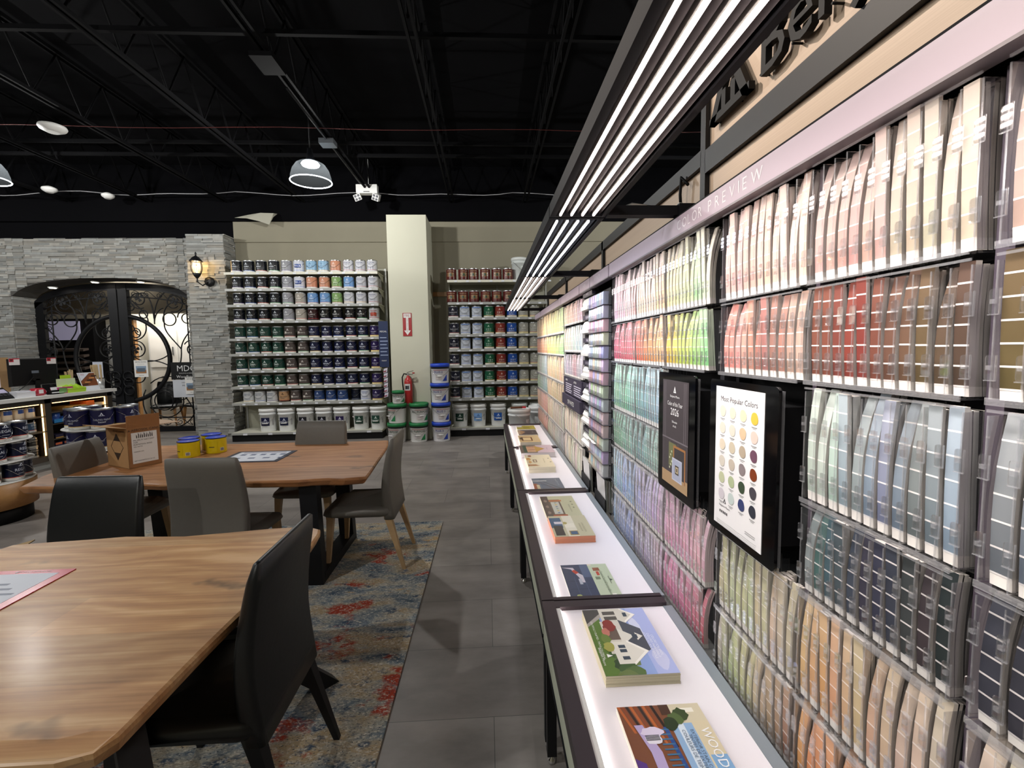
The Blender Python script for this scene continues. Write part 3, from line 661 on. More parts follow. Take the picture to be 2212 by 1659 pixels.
for ri, line in enumerate(rows):
    for ci, k in enumerate(line.split()):
        kd, s = k.split('.'); x = -4.255+ci*.2085+(R()-.5)*.012; y = 8.2+.1+(R()-.5)*.012
        if ri == 8: x = -4.18+ci*.2020
        if kd == 'dn': y += .12
        st_ = STRIPE[s][1]
        lab = '%s paint can%s, %s from left on %s shelf, left shelving' % (KIND[kd][4], ' with %s stripe' % st_ if st_ and kd in ('bk', 'be', 'rg', 'ad') else '', ORD[ci], ORD[ri]+' (top)' if ri == 0 else ORD[ri])
        place_can(kd, s, x, y, ZL[ri]+.0005, lab, 'gallon cans on the left shelving', math.radians(-12+R()*16))
for ri, y0 in ((1, 0), (2, 0), (8, 0)):                                      # second row peeking behind at the right end
    place_can('wh' if ri < 8 else 'us', 'r' if ri < 8 else 'y', -1.96, 8.52, ZL[ri]+.0005, '%s paint can behind the last can of %s shelf, left shelving' % ('white' if ri < 8 else 'purple', ORD[ri]), 'gallon cans on the left shelving')
XR = [-.58, -.38, -.17, .04, .245, .445, .65, .85]
for ri in range(8):
    if ri < 2: ks = ['st.n']*6; xs = [-.605, -.40, -.207, -.013, .19, .39]+([.66] if ri else [])
    else: ks = 'fl.r fw.b fw.b fg.y fr.y fb.y fs.y fs.r'.split(); xs = XR
    if ri == 1: ks = ks+['st.n']
    for ci, (k, x) in enumerate(zip(ks, xs)):
        kd, s = k.split('.')
        place_can(kd, s, x+(R()-.5)*.012, 8.3+(R()-.5)*.012, ZR[ri]+.0005, '%s paint can, %s from left on %s shelf, right shelving' % (KIND[kd][4], ORD[ci], ORD[ri]+' (top)' if ri == 0 else ORD[ri]), 'gallon cans on the right shelving', math.radians(-6+R()*14))

def pail(lidcol, bodycol, labcol, word, tc, r=.141, h=.4, style='paint', name='paint_bucket'):
    b = MB(); C0 = H(bodycol); 
    if style == 'paint':
        b.lathe([(r*.86, 0, 'coated', C0), (r*.87, .01, 'coated', C0), (r*.95, h*.74, 'coated', C0), (r*1.02, h*.745, 'coated', C0), (r*1.02, h*.79, 'coated', C0), (r*.96, h*.8, 'coated', C0), (r*.97, h*.86, 'coated', C0), (r*1.03, h*.865, 'coated', C0), (r*1.03, h*.9, 'coated', C0)], 26, m='coated', c=C0, cap1=False)
    else:
        K = H('121416'); b.lathe([(r*.88, 0, 'coated', C0), (r*.89, .008, 'coated', C0), (r*.96, h*.74, 'coated', K), (r*1.0, h*.75, 'coated', K), (r*.99, h*.88, 'coated', K)], 26, m='coated', c=C0, cap1=False)
    body = b.build(name); body['category'] = 'bucket'
    L = H(lidcol); z = h*.9 if style == 'paint' else h*.87
    MB().lathe([(r*1.04, z-.012, 'coated', L), (r*1.05, z+.018, 'coated', L), (r*1.02, h, 'coated', L), (r*.93, h, 'coated', L), (r*.92, h-.012, 'coated', L), (.003, h-.012, 'coated', L)], 26, m='coated', c=L, cap0=True).build('lid', body)
    p = MB(); T = H(tc)
    if style == 'paint':
        q = r*.95+.001; wrapquad(p, q, -.085, .065, h*.27, h*.62, H(labcol), n=8); q2 = q+.002
        vs = MB(); logo(vs, q2, h*.5, .018, T); p.merge(vs, Matrix.Translation((0, 0, 0))); wrap(p, q2, word, .045 if len(word) < 6 else .03, h*.38, T, -.01); wrapquad(p, q2, -.05, .03, h*.23, h*.235, H('777777'))
        wrapquad(p, q, .11, .14, h*.3, h*.55, H('9a9a9a'))
    else:
        q = r*.95+.003; wrapquad(p, q, -.12, .13, h*.66, h*.68, H('9c2a2c'), n=8); wrap(p, q+.001, word, .05, h*.52, H(tc), -.03)
        pts = [(.04, h*.12), (.12, h*.12), (.12, h*.45)]; p.add([((q+.001)*math.sin(x/q), -(q+.001)*math.cos(x/q), y) for x, y in pts], [(0, 1, 2)], 'coated', H(labcol))
        wrapquad(p, q, -.08, .02, h*.2, h*.42, H('c9c2c2')); wrapquad(p, q+.001, -.07, .01, h*.3, h*.32, H('8a8a8a'))
    p.build('label_print', body)
    hb = MB(); zt = h*.8; hb.tube([(-(r*1.06), 0, zt)]+[((r*1.08)*math.sin(a), -(r*1.08)*math.cos(a), zt-h*.42*math.cos(a)**1.5) for a in [math.radians(-84+14*k) for k in range(13)]]+[(r*1.06, 0, zt)], .0028, 5, 'chrome')
    bo = hb.build('bail_handle', body); MB().tube([(-.045, -r*1.09, zt-h*.42), (.045, -r*1.09, zt-h*.42)], .008, 6, 'white_plastic').build('grip', bo)
    return remember(body)
PB = {}
def place_pail(key, args, x, y, z, label, group, rot=0.):
    if key not in PB:
        PB[key] = b = pail(*args[0], **args[1]); b.location = (x, y, z); b.rotation_euler = (0, 0, rot); tag(b, label, None, group); return b
    return dup(PB[key], (x, y, z), rot, label, group)
bk = [('dodger', ('f0f0ee', 'e6e8e8', '12163a', 'REGAL', 'e8e8f4')), ('navy', ('f0f0ee', 'e6e8e8', '0f1a3e', 'REGAL', 'e8e8f4')), ('black', ('f0f0ee', 'e6e8e8', '10121c', 'REGAL', 'e8e8f4')), ('black', None), ('purple', ('f0f0ee', 'e6e8e8', '241848', 'ULTRA', 'e8e8f4')), ('green', ('f0f0ee', 'e6e8e8', '173c30', 'ben', 'e4f0e8')), ('green2', ('f0f0ee', 'e6e8e8', '1c4438', 'ECO SPEC', 'e4f0e8'))]
bd = ['navy and purple', 'navy blue', 'black', 'black', 'purple', 'dark green', 'dark green and blue']
for i, (x, (k, a)) in enumerate(zip([-3.876, -3.558, -3.225, -2.907, -2.597, -2.263, -1.961], bk)):
    place_pail(k, (a, {}) if a else None, x, 8.31, .1525, 'white bucket with %s label, %s from left on base deck, left shelving' % (bd[i], ORD[i]), 'white buckets on the base decks', math.radians(-10+20*R()))
for i, (x, k, a, dsc) in enumerate([(-.505, 'green', None, 'dark green'), (-.18, 'sky', ('f0f0ee', 'e6e8e8', '7fa8dc', 'FRESH', '3a5c94'), 'light blue'), (.178, 'blue', ('f0f0ee', 'e6e8e8', '2255a4', 'Soft Gloss', 'e4ecfa'), 'royal blue'), (.567, 'grey', ('e4e8e6', 'd8dedc', 'b9bfba', 'Satin', '5c625e'), 'pale grey'), (.9, 'grey', None, 'pale grey')]):
    place_pail(k, (a, {}) if a else None, x, 8.33, .1525, 'white bucket with %s label, %s from left on base deck, right shelving' % (dsc, ORD[i]), 'white buckets on the base decks')
for x, rz, l in ((.60, .6, 'white bucket on top shelf beside the light strip, right shelving'), (.92, -.4, 'white bucket at right end of the top shelf, right shelving')):
    place_pail('grey', None, x, 8.4, 2.741, l, 'spare buckets on the top shelf', rz)
dw = dict(style='mud', h=.325, r=.155)
G_ = (('1d7a42', 'e6e6e4', '1e7c48', 'ALL PURPOSE', '1c4030'), dw); B_ = (('1f46c0', 'e6e6ea', '2440a0', 'PLUS 3', '22348a'), dw)
gl = 'joint compound buckets stacked by the column'
for i, (x, n, k, a, nm) in enumerate(((-1.545, 2, 'gm', G_, 'left'), (-1.18, 2, 'gm', G_, 'right'))):
    for j in range(n): place_pail(k, a, x+.012*j, 7.83, j*.327, 'white bucket with green lid, %s of %s stack below fire extinguisher' % (['bottom', 'top'][j], nm), gl, [-.5, .1][i]+.35*j*(1 if i else -1))
for j in range(4): place_pail('bm', B_, -.80-.012*(j == 2), 7.84, j*.327, 'white bucket with blue lid, %s of the blue-lid stack' % ['bottom', 'second from bottom', 'third from bottom', 'topmost'][j], gl, [.05, .3, .0, .1][j])
place_pail('gs', (('1d7a42', 'e6e6e4', '1e7c48', 'TOPPING', '1c4030'), dict(style='mud', h=.21, r=.1)), -1.50, 7.80, .655, 'small white tub with green lid on top of left green-lid stack', gl, .2)
# pail with a wooden handled brush beyond the desk end
for j in range(2):
    place_pail('pw', (('eceeee', 'e2e6e8', 'e2e6e8', ' ', 'e2e6e8'), {'h': .36, 'r': .152}), .42, 6.28, j*.362, 'plain white bucket beyond the end of display desks, %s' % ('lower one' if j == 0 else 'carrying a wooden brush'), 'plain white buckets past the desks', 1.2)
place_pail('pw', None, .73, 6.55, 0, 'plain white bucket half hidden by far end of color wall, lower one', 'plain white buckets past the desks'); place_pail('pw', None, .73, 6.55, .362, 'plain white bucket half hidden by far end of color wall, upper one', 'plain white buckets past the desks')
br = MB().loft([[(x, y*sy, .726+z) for y, z in ((-.02, 0), (.02, 0), (.02, .025), (-.02, .025))] for x, sy in ((-.1, .4), (-.05, .8), (.02, 1.), (.06, 1.2))], 'cardboard', H('6e4630')).box(.06, -.035, .73, .11, .035, .75, 'print', H('c8323c')).build('paint_brush', loc=(.40, 6.25, 0), rotz=.15)
tag(br, 'brown wooden handled brush lying on the plain white bucket lid', 'brush')

# fire sign and extinguisher
fs = MB().box(-1.42, 7.992, 1.775, -1.27, 7.998, 2.165, 'gloss_print', H('a01c24')).build('fire_sign'); tag(fs, 'red and white FIRE extinguisher arrow sign on the column', 'sign')
p = MB(); p.box(-1.405, 7.990, 2.085, -1.285, 7.9915, 2.155, 'gloss_print', WHT); p.text('FIRE', .062, front((-1.345, 7.989, 2.1)), 'gloss_print', H('a01c24'), wide=.8)
p.add([(-1.365, 7.990, 2.085), (-1.325, 7.990, 2.085), (-1.325, 7.990, 1.87), (-1.29, 7.990, 1.87), (-1.345, 7.990, 1.79), (-1.40, 7.990, 1.87), (-1.365, 7.990, 1.87)], [(0, 6, 5, 4, 3, 2, 1)], 'gloss_print', WHT)
for i, ch in enumerate('EXTINGUISHER'): p.text(ch, .022, front((-1.345, 7.988, 2.055-.019*i)), 'gloss_print', H('a01c24'))
p.build('print', fs)
fe = empty('fire_extinguisher', (-1.345, 7.91, .64), label='red fire extinguisher hung on the front of the column', cat='fire extinguisher')
MB().lathe([(.06, 0), (.068, .01), (.068, .36), (.055, .41), (.028, .44), (.024, .47)], 18, m='red_metal').build('cylinder', fe)
q = MB(); wrapquad(q, .069, -.06, .04, .22, .33, H('cfcfd0')); wrapquad(q, .0692, -.05, .02, .24, .3, H('2a2a30')); q.build('label', fe)
MB().box(-.018, -.02, .46, .018, .02, .51, 'metal').obox((-.02, -.01, .515), (.11, 0, .03), (0, .02, 0), (0, 0, .008), 'black').obox((-.02, -.01, .49), (.1, 0, -.01), (0, .02, 0), (0, 0, .008), 'black').build('valve', fe)
MB().tube([(-.02, 0, .49), (-.07, 0, .5), (-.1, 0, .44), (-.095, 0, .32), (-.085, 0, .22)], .011, 8, 'black').build('hose', fe)
MB().lathe([(.02, .5), (.022, .52)], 10, .09, 0, m='red_metal').build('pin_tag', fe)
MB().box(-.03, .066, .1, .03, .088, .45, 'metal').build('wall_bracket', fe)
tag(MB().box(-1.0, YW-.06, 2.52, -.72, YW-.031, 2.60, 'plinth_wood').build('wood_batten'), 'short brown wooden batten on back wall left of right shelving', 'batten')
for x, z in ((-1.55, .93), (-1.05, .98), (-1.05, .88)):
    pass
tag(MB().box(-1.86, 8.12, 1.25, -1.70, 8.13, 2.04, 'print', H('14264e')).build('product_banner'), 'navy vertical banner hanging at right end of left shelving', 'banner')
bn = bpy.data.objects['product_banner']; p = MB(); p.text('REGAL', .04, front((-1.78, 8.118, 1.85)), 'print', WHT)
for i in range(6): p.box(-1.84, 8.1175, 1.75-.06*i, -1.73+.02*(i % 2), 8.119, 1.765-.06*i, 'print', H('9aa8c8'))
p.text('PAINT', .03, front((-1.78, 8.118, 1.35)), 'print', WHT); p.build('print', bn)
for i in range(6):
    o = MB().obox((-1.80, 8.1, .72+.085*i), (.07, -.02, .02), (.0, .01, 0), (.01, 0, .075), 'print', H('c9c6d4')).obox((-1.80, 8.095, .735+.085*i), (.05, -.015, .015), (.0, .002, 0), (.007, 0, .02), 'print', H('8a2c3a')).build('hanging_packet')
    tag(o, 'small white and red packet, %s up the clip strip beside left shelving' % ORD[i], 'packet', 'packets on the clip strip')

# peeling strip on top of back wall
pl = MB()
pl.loft([[(-4.45, 8.70, 3.93), (-4.45, 8.72, 3.94)], [(-4.2, 8.62, 3.90), (-4.2, 8.66, 3.97)], [(-3.95, 8.55, 3.83), (-3.95, 8.6, 3.99)], [(-3.8, 8.58, 3.78), (-3.75, 8.66, 4.0)], [(-3.74, 8.62, 3.92), (-3.7, 8.7, 4.0)]], 'coated', H('b9b7a8'), sm=False, closed=False)
tag(pl.build('torn_paper'), 'torn flap of pale paper peeling above the left shelving', 'paper')

# ================================================================== CEILING
tag_b = []
for k, x in enumerate([-1.92+1.33*i for i in range(-6, 4)]):
    j = MB()
    for dx in (-.035, .035):
        j.box(x+dx-.012, -4, 4.20, x+dx+.012, 8.7, 4.235, 'beam'); j.box(x+dx-.012, -4, 4.76, x+dx+.012, 8.7, 4.80, 'beam')
    y = -3.8; i = 0
    while y < 8.6: 
        j.tube([(x, y, 4.23), (x, y+.3, 4.77), (x, y+.6, 4.23)], .013, 5, 'beam'); y += .6
    o = j.build('roof_joist'); o['kind'] = 'structure'
for y, z in ((4.3, 4.26), (6.55, 4.3), (6.95, 4.3), (2.0, 4.3)):
    o = MB().box(-12, y-.02, z, 6, y+.02, z+.04, 'beam').build('roof_bridging'); o['kind'] = 'structure'
tag(MB().tube([(-9+i*.6, 5.85, 4.19+.012*math.sin(i*1.3)) for i in range(24)], .004, 5, 'print', H('6e2f2c')).build('red_cable'), 'thin red cable strung across the black ceiling', 'cable')
tag(MB().tube([(-9+i*.25, 8.35+.05*math.sin(i*.7), 4.28-.07*abs(math.sin(i*.33))+.015*math.sin(i)) for i in range(46)], .007, 5, 'print', H('a9a9ad')).build('white_cable'), 'white cable sagging along the top of the back wall', 'cable')
def highbay(x, y, z, label):
    r = empty('high_bay_lamp', (x, y, z), label=label, cat='lamp', group='high bay ceiling lamps')
    MB().lathe([(.03, .40), (.04, .30), (.06, .26), (.06, .248)], 20, m='black_metal').build('housing', r)
    MB().lathe([(.06, .245), (.12, .235), (.175, .20), (.215, .14), (.238, .06), (.245, 0)], 28, m='lamp_glass', cap0=False, cap1=False).build('shade', r)
    MB().tube([(.245*math.cos(a), .245*math.sin(a), 0) for a in [2*PI*k/28 for k in range(28)]], .006, 6, 'lamp_core', closed=True).build('rim', r)
    MB().lathe([(.10, .195, 'lamp_core'), (.11, .21, 'lamp_core'), (.09, .235, 'lamp_core')], 20, m='lamp_core').build('diffuser', r)
    MB().tube([(0, 0, .36), (0, 0, 4.8-z)], .008, 6, 'black_metal').build('suspension_rod', r)
    pd = bpy.data.lights.new('high_bay_light', 'POINT'); pd.energy = HIGHBAY_WATTS; pd.color = (1.0, .99, .96); pd.shadow_soft_size = .05
    po = bpy.data.objects.new('high_bay_light', pd); COL.objects.link(po); po.parent = r; po.location = (0, 0, .16)
highbay(-2.16, 6.10, 3.66, 'lit clear high bay lamp above the left paint shelving'); highbay(-6.0, 6.05, 3.66, 'lit clear high bay lamp at left edge of photo')
for x, y in ((-3.2, .3), (-6.9, 1.0), (-2.26, -3.4), (2.9, 6.1), (-9.8, 6.05)): highbay(x, y, 3.66, 'high bay ceiling lamp of the same kind outside the frame')
ts = empty('track_spotlight', (-1.75, 2.9, 4.12), label='black track spotlight aimed at the timber sign panel, outside the frame', cat='spotlight')
MB().lathe([(.05, -.08), (.06, .06), (.02, .09)], 16, m='black_metal', cap0=False).tube([(0, 0, .09), (0, 0, .2)], .01, 6, 'black_metal').build('head', ts)
spot_lamp('sign_spot', (0, 0, -.1), (2.52, -2.25, -1.75), SIGN_SPOT_WATTS, (1, .86, .74), 34, ts)
# emergency light
el = empty('emergency_light', (-1.93, 8.0, 4.12), label='white twin-head emergency light right of the lit high bay lamp', cat='emergency light')
MB().box(-.17, -.06, 0, .17, .06, .14, 'white_plastic').box(-.05, -.062, .02, .05, -.06, .03, 'black').build('box', el)
for s in (-1, 1):
    M = Matrix.Translation((s*.15, -.04, -.06)) @ Matrix.Rotation(s*.35, 4, 'Y') @ Matrix.Rotation(.4, 4, 'X')
    h_ = MB(); h_.merge(MB().box(-.055, -.05, -.05, .055, .05, .05, 'white_plastic'), M); ho = h_.build('lamp_head', el)
    g_ = MB()
    for a in (-.025, .025):
        for b_ in (-.025, .025): g_.box(a-.018, -.053, b_-.018, a+.018, -.051, b_+.018, 'print', H('55565c'))
    g2 = MB(); g2.merge(g_, M); g2.build('led_lens', ho)
MB().tube([(0, 0, .14), (0, .1, .2), (0, .1, .6)], .006, 5, 'white_plastic').build('cable', el)
for (x, y, z, r, l) in ((-4.85, 5.7, 4.10, .13, 'large white disc access point under ceiling at upper left'), (-6.2, 8.2, 4.15, .09, 'small white ceiling sensor left of the central lamp'), (-6.85, 7.9, 4.15, .1, 'flat white ceiling sensor beside the left lamp')):
    o = MB().lathe([(r*.45, 0), (r*.9, .03), (r, .05), (r*.95, .07), (r*.3, .1)], 20, m='white_plastic').build('ceiling_sensor', loc=(x, y, z-.05)); tag(o, l, 'sensor')
o = empty('junction_box', (-1.95, 6.15, 4.12), label='white box on conduit above the central lamp', cat='box'); MB().box(-.09, -.08, 0, .09, .08, .06, 'coated', H('6c7278')).build('box', o); MB().tube([(0, -1.2, .05), (0, 1.5, .05)], .012, 6, 'black_metal').build('conduit', o)
tag(MB().box(-2.05, 4.4, 4.15, -1.85, 4.7, 4.19, 'beam').build('junction_box'), 'dark flat box on the joist near top of photo', 'box')

# ================================================================== RUG, TABLES, CHAIRS
rg = MB(); rg.poly([(-.47, -1.5), (-.425, 4.07), (-3.25, 4.10), (-3.3, -1.5)], .0005, .011, 'rug'); tag(rg.build('area_rug'), 'faded blue, beige and red patterned rug under both tables', 'rug')
def slab(name, outline, z, th, mat, label, soft=None):
    cx = sum(p[0] for p in outline)/len(outline); cy_ = sum(p[1] for p in outline)/len(outline)
    root = empty(name, (cx, cy_, 0), label=label, cat='table')
    def off(k): return [((x-cx)*(1-k/abs(1e-9+math.hypot(x-cx, y-cy_)))-0, (y-cy_)*(1-k/math.hypot(x-cx, y-cy_))) for x, y in outline]
    secs = [[(x, y, z-th) for x, y in off(.035)], [(x, y, z-th*.85) for x, y in off(.02)], [(x, y, z-th*.3) for x, y in off(0)], [(x, y, z-th*.1) for x, y in off(.002)], [(x, y, z-(.006 if soft and q_[1] < soft else 0)) for (x, y), q_ in zip(off(.012), outline)]]
    if soft: secs.append([(x, y, z) for (x, y) in [((p_[0]-cx)*(1-(.07 if p_[1] < soft else .014)/math.hypot(p_[0]-cx, p_[1]-cy_)), (p_[1]-cy_)*(1-(.07 if p_[1] < soft else .014)/math.hypot(p_[0]-cx, p_[1]-cy_))) for p_ in outline]])
    MB().loft(secs, mat, sm=False).build('tabletop', root); return root, cx, cy_
def edge(p0, p1, n, amp, ph, nx, ny):
    return [(p0[0]+(p1[0]-p0[0])*i/n+nx*amp*(math.sin(ph+i*.9)+.5*math.sin(ph*2+i*2.1)), p0[1]+(p1[1]-p0[1])*i/n+ny*amp*(math.sin(ph+i*.9)+.5*math.sin(ph*2+i*2.1))) for i in range(n)]
# far table
o2 = edge((-.787, 2.96), (-.86, 4.10), 6, .003, 0, 1, 0)+edge((-.90, 4.14), (-3.15, 4.19), 22, .012, 1, 0, 1)+edge((-3.20, 4.15), (-2.94, 2.99), 6, .004, 0, 1, 0)+edge((-2.90, 2.95), (-.82, 2.93), 22, .014, 2.2, 0, 1)
t2, cx2, cy2 = slab('dining_table', o2, .74, .05, 'table_wood_far', 'far live-edge wooden table carrying the cardboard box and yellow cans')
for s, x in ((1, -1.16), (-1, -2.6)):
    l = MB(); a, b = 2.98+.06, 3.72; zt = .69
    for y0, y1 in ((a, a), (b+.02, b)):
        l.loft([[(x-.055-cx2, y0-.04-cy2, 0.012), (x+.055-cx2, y0-.04-cy2, 0.012), (x+.055-cx2, y0+.04-cy2, 0.012), (x-.055-cx2, y0+.04-cy2, 0.012)], [(x-.075-cx2, y1-.04-cy2, zt), (x+.035-cx2, y1-.04-cy2, zt), (x+.035-cx2, y1+.04-cy2, zt), (x-.075-cx2, y1+.04-cy2, zt)]], 'black_metal', sm=False)
    l.box(x-.055-cx2, a-cy2, .012, x+.055-cx2, b-cy2, .075, 'black_metal'); l.box(x-.07-cx2, a-cy2, zt-.03, x+.03-cx2, b-cy2, zt-.001, 'black_metal'); l.build('leg', t2)
# near table
far = [(-.775, 2.10), (-.84, 2.14), (-1.0, 2.13), (-1.18, 2.10), (-1.35, 2.075), (-1.5, 2.085), (-1.62, 2.095), (-1.75, 2.075), (-1.9, 2.06), (-2.05, 2.04)]
o1 = [(-.80, .97), (-.795, 1.1), (-.79, 1.25), (-.782, 1.4), (-.77, 1.55), (-.76, 1.7), (-.75, 1.85), (-.752, 1.97), (-.76, 2.05)]+far+edge((-2.07, 1.98), (-2.10, .95), 6, .003, 0, 1, 0)+[(-2.0, .90), (-1.8, .885), (-1.6, .90), (-1.4, .92), (-1.2, .915), (-1.0, .91), (-.88, .91), (-.82, .93)]
t1, cx1, cy1 = slab('dining_table', o1, .74, .055, 'table_wood', 'near live-edge wooden table with the red bordered placemat', soft=.94)
for sx, sy in ((1, 1), (-1, 1), (1, -1), (-1, -1)):
    x0, y0, x1_, y1_ = cx1+sx*.14, cy1+sy*.1, cx1+sx*.56, cy1+sy*.52
    l = MB(); d = Vector((x1_-x0, y1_-y0, 0)).normalized(); n_ = Vector((-d.y, d.x, 0))*.035
    A = Vector((x0-cx1, y0-cy1, .68)); B = Vector((x1_-cx1, y1_-cy1, .012)); e_ = d*.05
    l.loft([[B-n_-e_, B+n_-e_, B+n_+e_, B-n_+e_], [A-n_-e_, A+n_-e_, A+n_+e_, A-n_+e_]], 'black_metal', sm=False); l.build('leg', t1)
MB().box(-.22, -.22, .655, .22, .22, .684, 'black_metal').build('mounting_plate', t1)

def chair(leather, legmat, label, loc, rz):
    # built facing -Y, origin on the floor
    r = empty('dining_chair', loc, rz, label, 'chair')
    s = MB(); sec = []
    for z, w_, d_, yy in ((.385, .40, .40, -.0), (.40, .455, .47, -.01), (.43, .475, .49, -.01), (.455, .46, .475, -.01), (.468, .40, .40, -.01)):
        sec.append([(x, y+yy, z-(.02 if y < -.15 and z > .41 else 0)) for x, y in rrect(w_, d_, .06)])
    s.loft(sec, leather); s.build('seat', r)
    b = MB(); sec = []
    for k in range(11):
        t = k/10; z = .37+.56*t; w_ = (.44+.015*math.sin(t*PI))-.012*t*t; th = .075-.035*t; yb = .205+.015*math.sin(t*PI)*-1+.085*max(0, t-.35)**1.3
        if k == 10: w_ -= .012; th *= .6
        sec.append([(x, y+yb+.06*(x*x)/(w_*w_)*-.9*t, z) for x, y in rrect(w_, th, min(.02, th*.42), 3)])
    top_ = sec[-1]; mx_ = sum(p[1] for p in top_)/len(top_)
    sec.append([(x*.97, mx_+(y-mx_)*.5, z+.005) for x, y, z in top_]); sec.append([(x*.93, mx_+(y-mx_)*.15, z+.007) for x, y, z in top_])
    b.loft(sec, leather); b.build('backrest', r)
    for sx in (-1, 1):
        for front_ in (1, 0):
            top = Vector((sx*.19, -.20 if front_ else .19, .40)); bot = Vector((sx*.215, -.225 if front_ else .30, .0115)); l = MB()
            def sq(c, h_): return [c+Vector((-h_, -h_, 0)), c+Vector((h_, -h_, 0)), c+Vector((h_, h_, 0)), c+Vector((-h_, h_, 0))]
            l.loft([sq(bot, .011), sq(bot.lerp(top, .5), .017), sq(top, .024)], legmat, sm=False); l.build('leg', r)
    return r
chair('grey_leather', 'oak', 'taupe chair with oak legs at the right end of the far table', (-.91, 3.40, 0), -PI/2)
bpy.data.objects['dining_chair'].rotation_euler = (0, 0, -PI/2)
chair('grey_leather', 'oak', 'taupe chair with its back to camera on near side of far table', (-1.67, 2.99, 0), PI-.03)
chair('grey_leather', 'oak', 'taupe chair on the far side of the far table before white buckets', (-1.47, 3.87, 0), -.04)
chair('grey_leather', 'oak', 'taupe chair at the left end of far table behind cardboard box', (-2.66, 3.38, 0), PI/2+.05)
chair('black_leather', 'black_metal', 'black chair at the right end of near table in foreground', (-.925, 1.55, 0), -PI/2)
chair('black_leather', 'black_metal', 'black chair behind far edge of near table, lower left', (-1.97, 2.16, 0), -.03)

# placemats, box, yellow cans
def mat_(x0, y0, x1, y1, z, border, label, lines):
    o = MB().box(x0, y0, z, x1, y1, z+.003, 'gloss_print', H(border)).build('sample_mat'); tag(o, label, 'mat'); p = MB()
    p.box(x0+.035, y0+.03, z+.003, x1-.035, y1-.03, z+.0036, 'print', H('dfe3ee'))
    for a in lines: p.box(*a[:2], z+.0036, *a[2:4], z+.0042, 'print', H(a[4]))
    p.build('printed_sheet', o); return p, o
p, o = mat_(-2.03, 1.32, -1.565, 1.775, .7405, 'c8324c', 'red bordered white sheet on the near table', [(-1.9+.0, 1.66-.035*i, -1.70+.04*(i % 3), 1.672-.035*i, '9aa0b0') for i in range(8)])
p2 = MB(); p2.text('Benjamin Moore', .018, flat((-1.70, 1.765, .7442), PI), 'print', H('f0d8dc')); p2.add([(-1.77, 1.765, .7442), (-1.75, 1.765, .7442), (-1.76, 1.748, .7442)], [(0, 1, 2)], 'print', H('f4e0e4')); p2.build('lettering', o)
mat_(-2.02, 3.44, -1.56, 3.81, .7405, '32374c', 'dark blue bordered sheet of swatches on the far table', [(-1.94+.075*i, 3.66, -1.90+.075*i, 3.70, '5f6a8a') for i in range(5)]+[(-1.94+.11*i, 3.55, -1.89+.11*i, 3.58, '5f6a8a') for i in range(4)]+[(-1.95, 3.74, -1.62, 3.755, '7a6a86')])
bx = empty('cardboard_box', (-2.52, 3.33, .7405), label='open cardboard aerosol carton on the far table', cat='box')
a = Vector((-.25, .14, 0)); b = Vector((.10, .18, 0)); hz = Vector((0, 0, .285)); K = H('a98256'); K2 = H('96683e')
bb = MB(); t_ = .004
for o_, u_ in ((Vector((0, 0, 0)), a), (Vector((0, 0, 0)), b), (a, b), (b, a)):
    nn = (b if (u_ - a).length < 1e-6 else a).normalized()*t_*(1 if (o_.length < 1e-6) else -1)
    bb.obox(o_, u_, nn, hz, 'cardboard', K if (u_-a).length < 1e-6 else K2)
bb.obox((0, 0, 0), a, b, (0, 0, .004), 'cardboard', K); bb.build('carton', bx)
MB().obox(hz, a, Vector((-.06, -.115, .03)), (0, 0, .004), 'cardboard', K).build('flap', bx)
MB().obox(hz, b, Vector((.01, -.01, .09)), a.normalized()*.004, 'cardboard', K2).build('flap', bx)
MB().obox(a+hz, b, Vector((-.12, .05, -.01)), (0, 0, .004), 'cardboard', K).build('flap', bx)
MB().obox(b+hz, a, Vector((.07, .12, .0)), (0, 0, .004), 'cardboard', mix(K, (1, 1, 1), .15)).build('flap', bx)
lp = MB(); ML = frame(tuple(a*.5+Vector((-.001, -.002, 0))), tuple(-a), (0, 0, 1)); ML.translation = a*.5+Vector((0, 0, 0))-Vector((.14, .25, 0)).normalized()*.0015
def on(M, pts): return [M @ Vector((x, y, 0)) for x, y in pts]
D = H('3a2c20')
for q in ([(0, .245), (.045, .19), (-.045, .19)], [(0, .05), (-.045, .105), (.045, .105)]): lp.add(on(ML, q), [(0, 1, 2)], 'print', D)
for s_ in (-1, 1): lp.add(on(ML, [(s_*.04, .195), (s_*.085, .147), (s_*.04, .10), (s_*.036, .10), (s_*.08, .147), (s_*.036, .195)]), [(0, 1, 4, 5), (1, 2, 3, 4)], 'print', D)
lp.text('MAY BE FLAMMABLE', .018, ML @ Matrix.Translation((.04, .255, 0)), 'print', D); lp.build('print', bx)
MR = frame(tuple(b*.5+Vector((.18, -.10, 0)).normalized()*.0018), tuple(b), (0, 0, 1)); lr = MB()
lr.text('6 AEROSOL CANS', .024, MR @ Matrix.Translation((0, .26, 0)), 'print', D)
lr.add(on(MR, [(-.08, .03), (.08, .03), (.08, .25), (-.08, .25)]), [(0, 1, 2, 3)], 'print', H('e4e4e2'))
MR2 = MR @ Matrix.Translation((0, 0, .0006))
for t, y, s in (('PN SPLTY HAT DAT', .19, .015), ('CLR', .175, .015), ('PLASTI/TOOL SIGNS', .16, .013), ('TEN. MATTE', .145, .01), ('MADE IN USA', .11, .01), ('NET CONTENTS: 6/11.25 OZ', .045, .01)): lr.text(t, s, MR2 @ Matrix.Translation((-.07, y, 0)), 'print', H('222222'), 'LEFT')
for i in range(9): lr.add(on(MR2, [(-.05+.012*i, .21), (-.044+.012*i, .21), (-.044+.012*i, .225+.01*(i % 3)), (-.05+.012*i, .225+.012*((i+1) % 3))]), [(0, 1, 2, 3)], 'print', H('333333'))
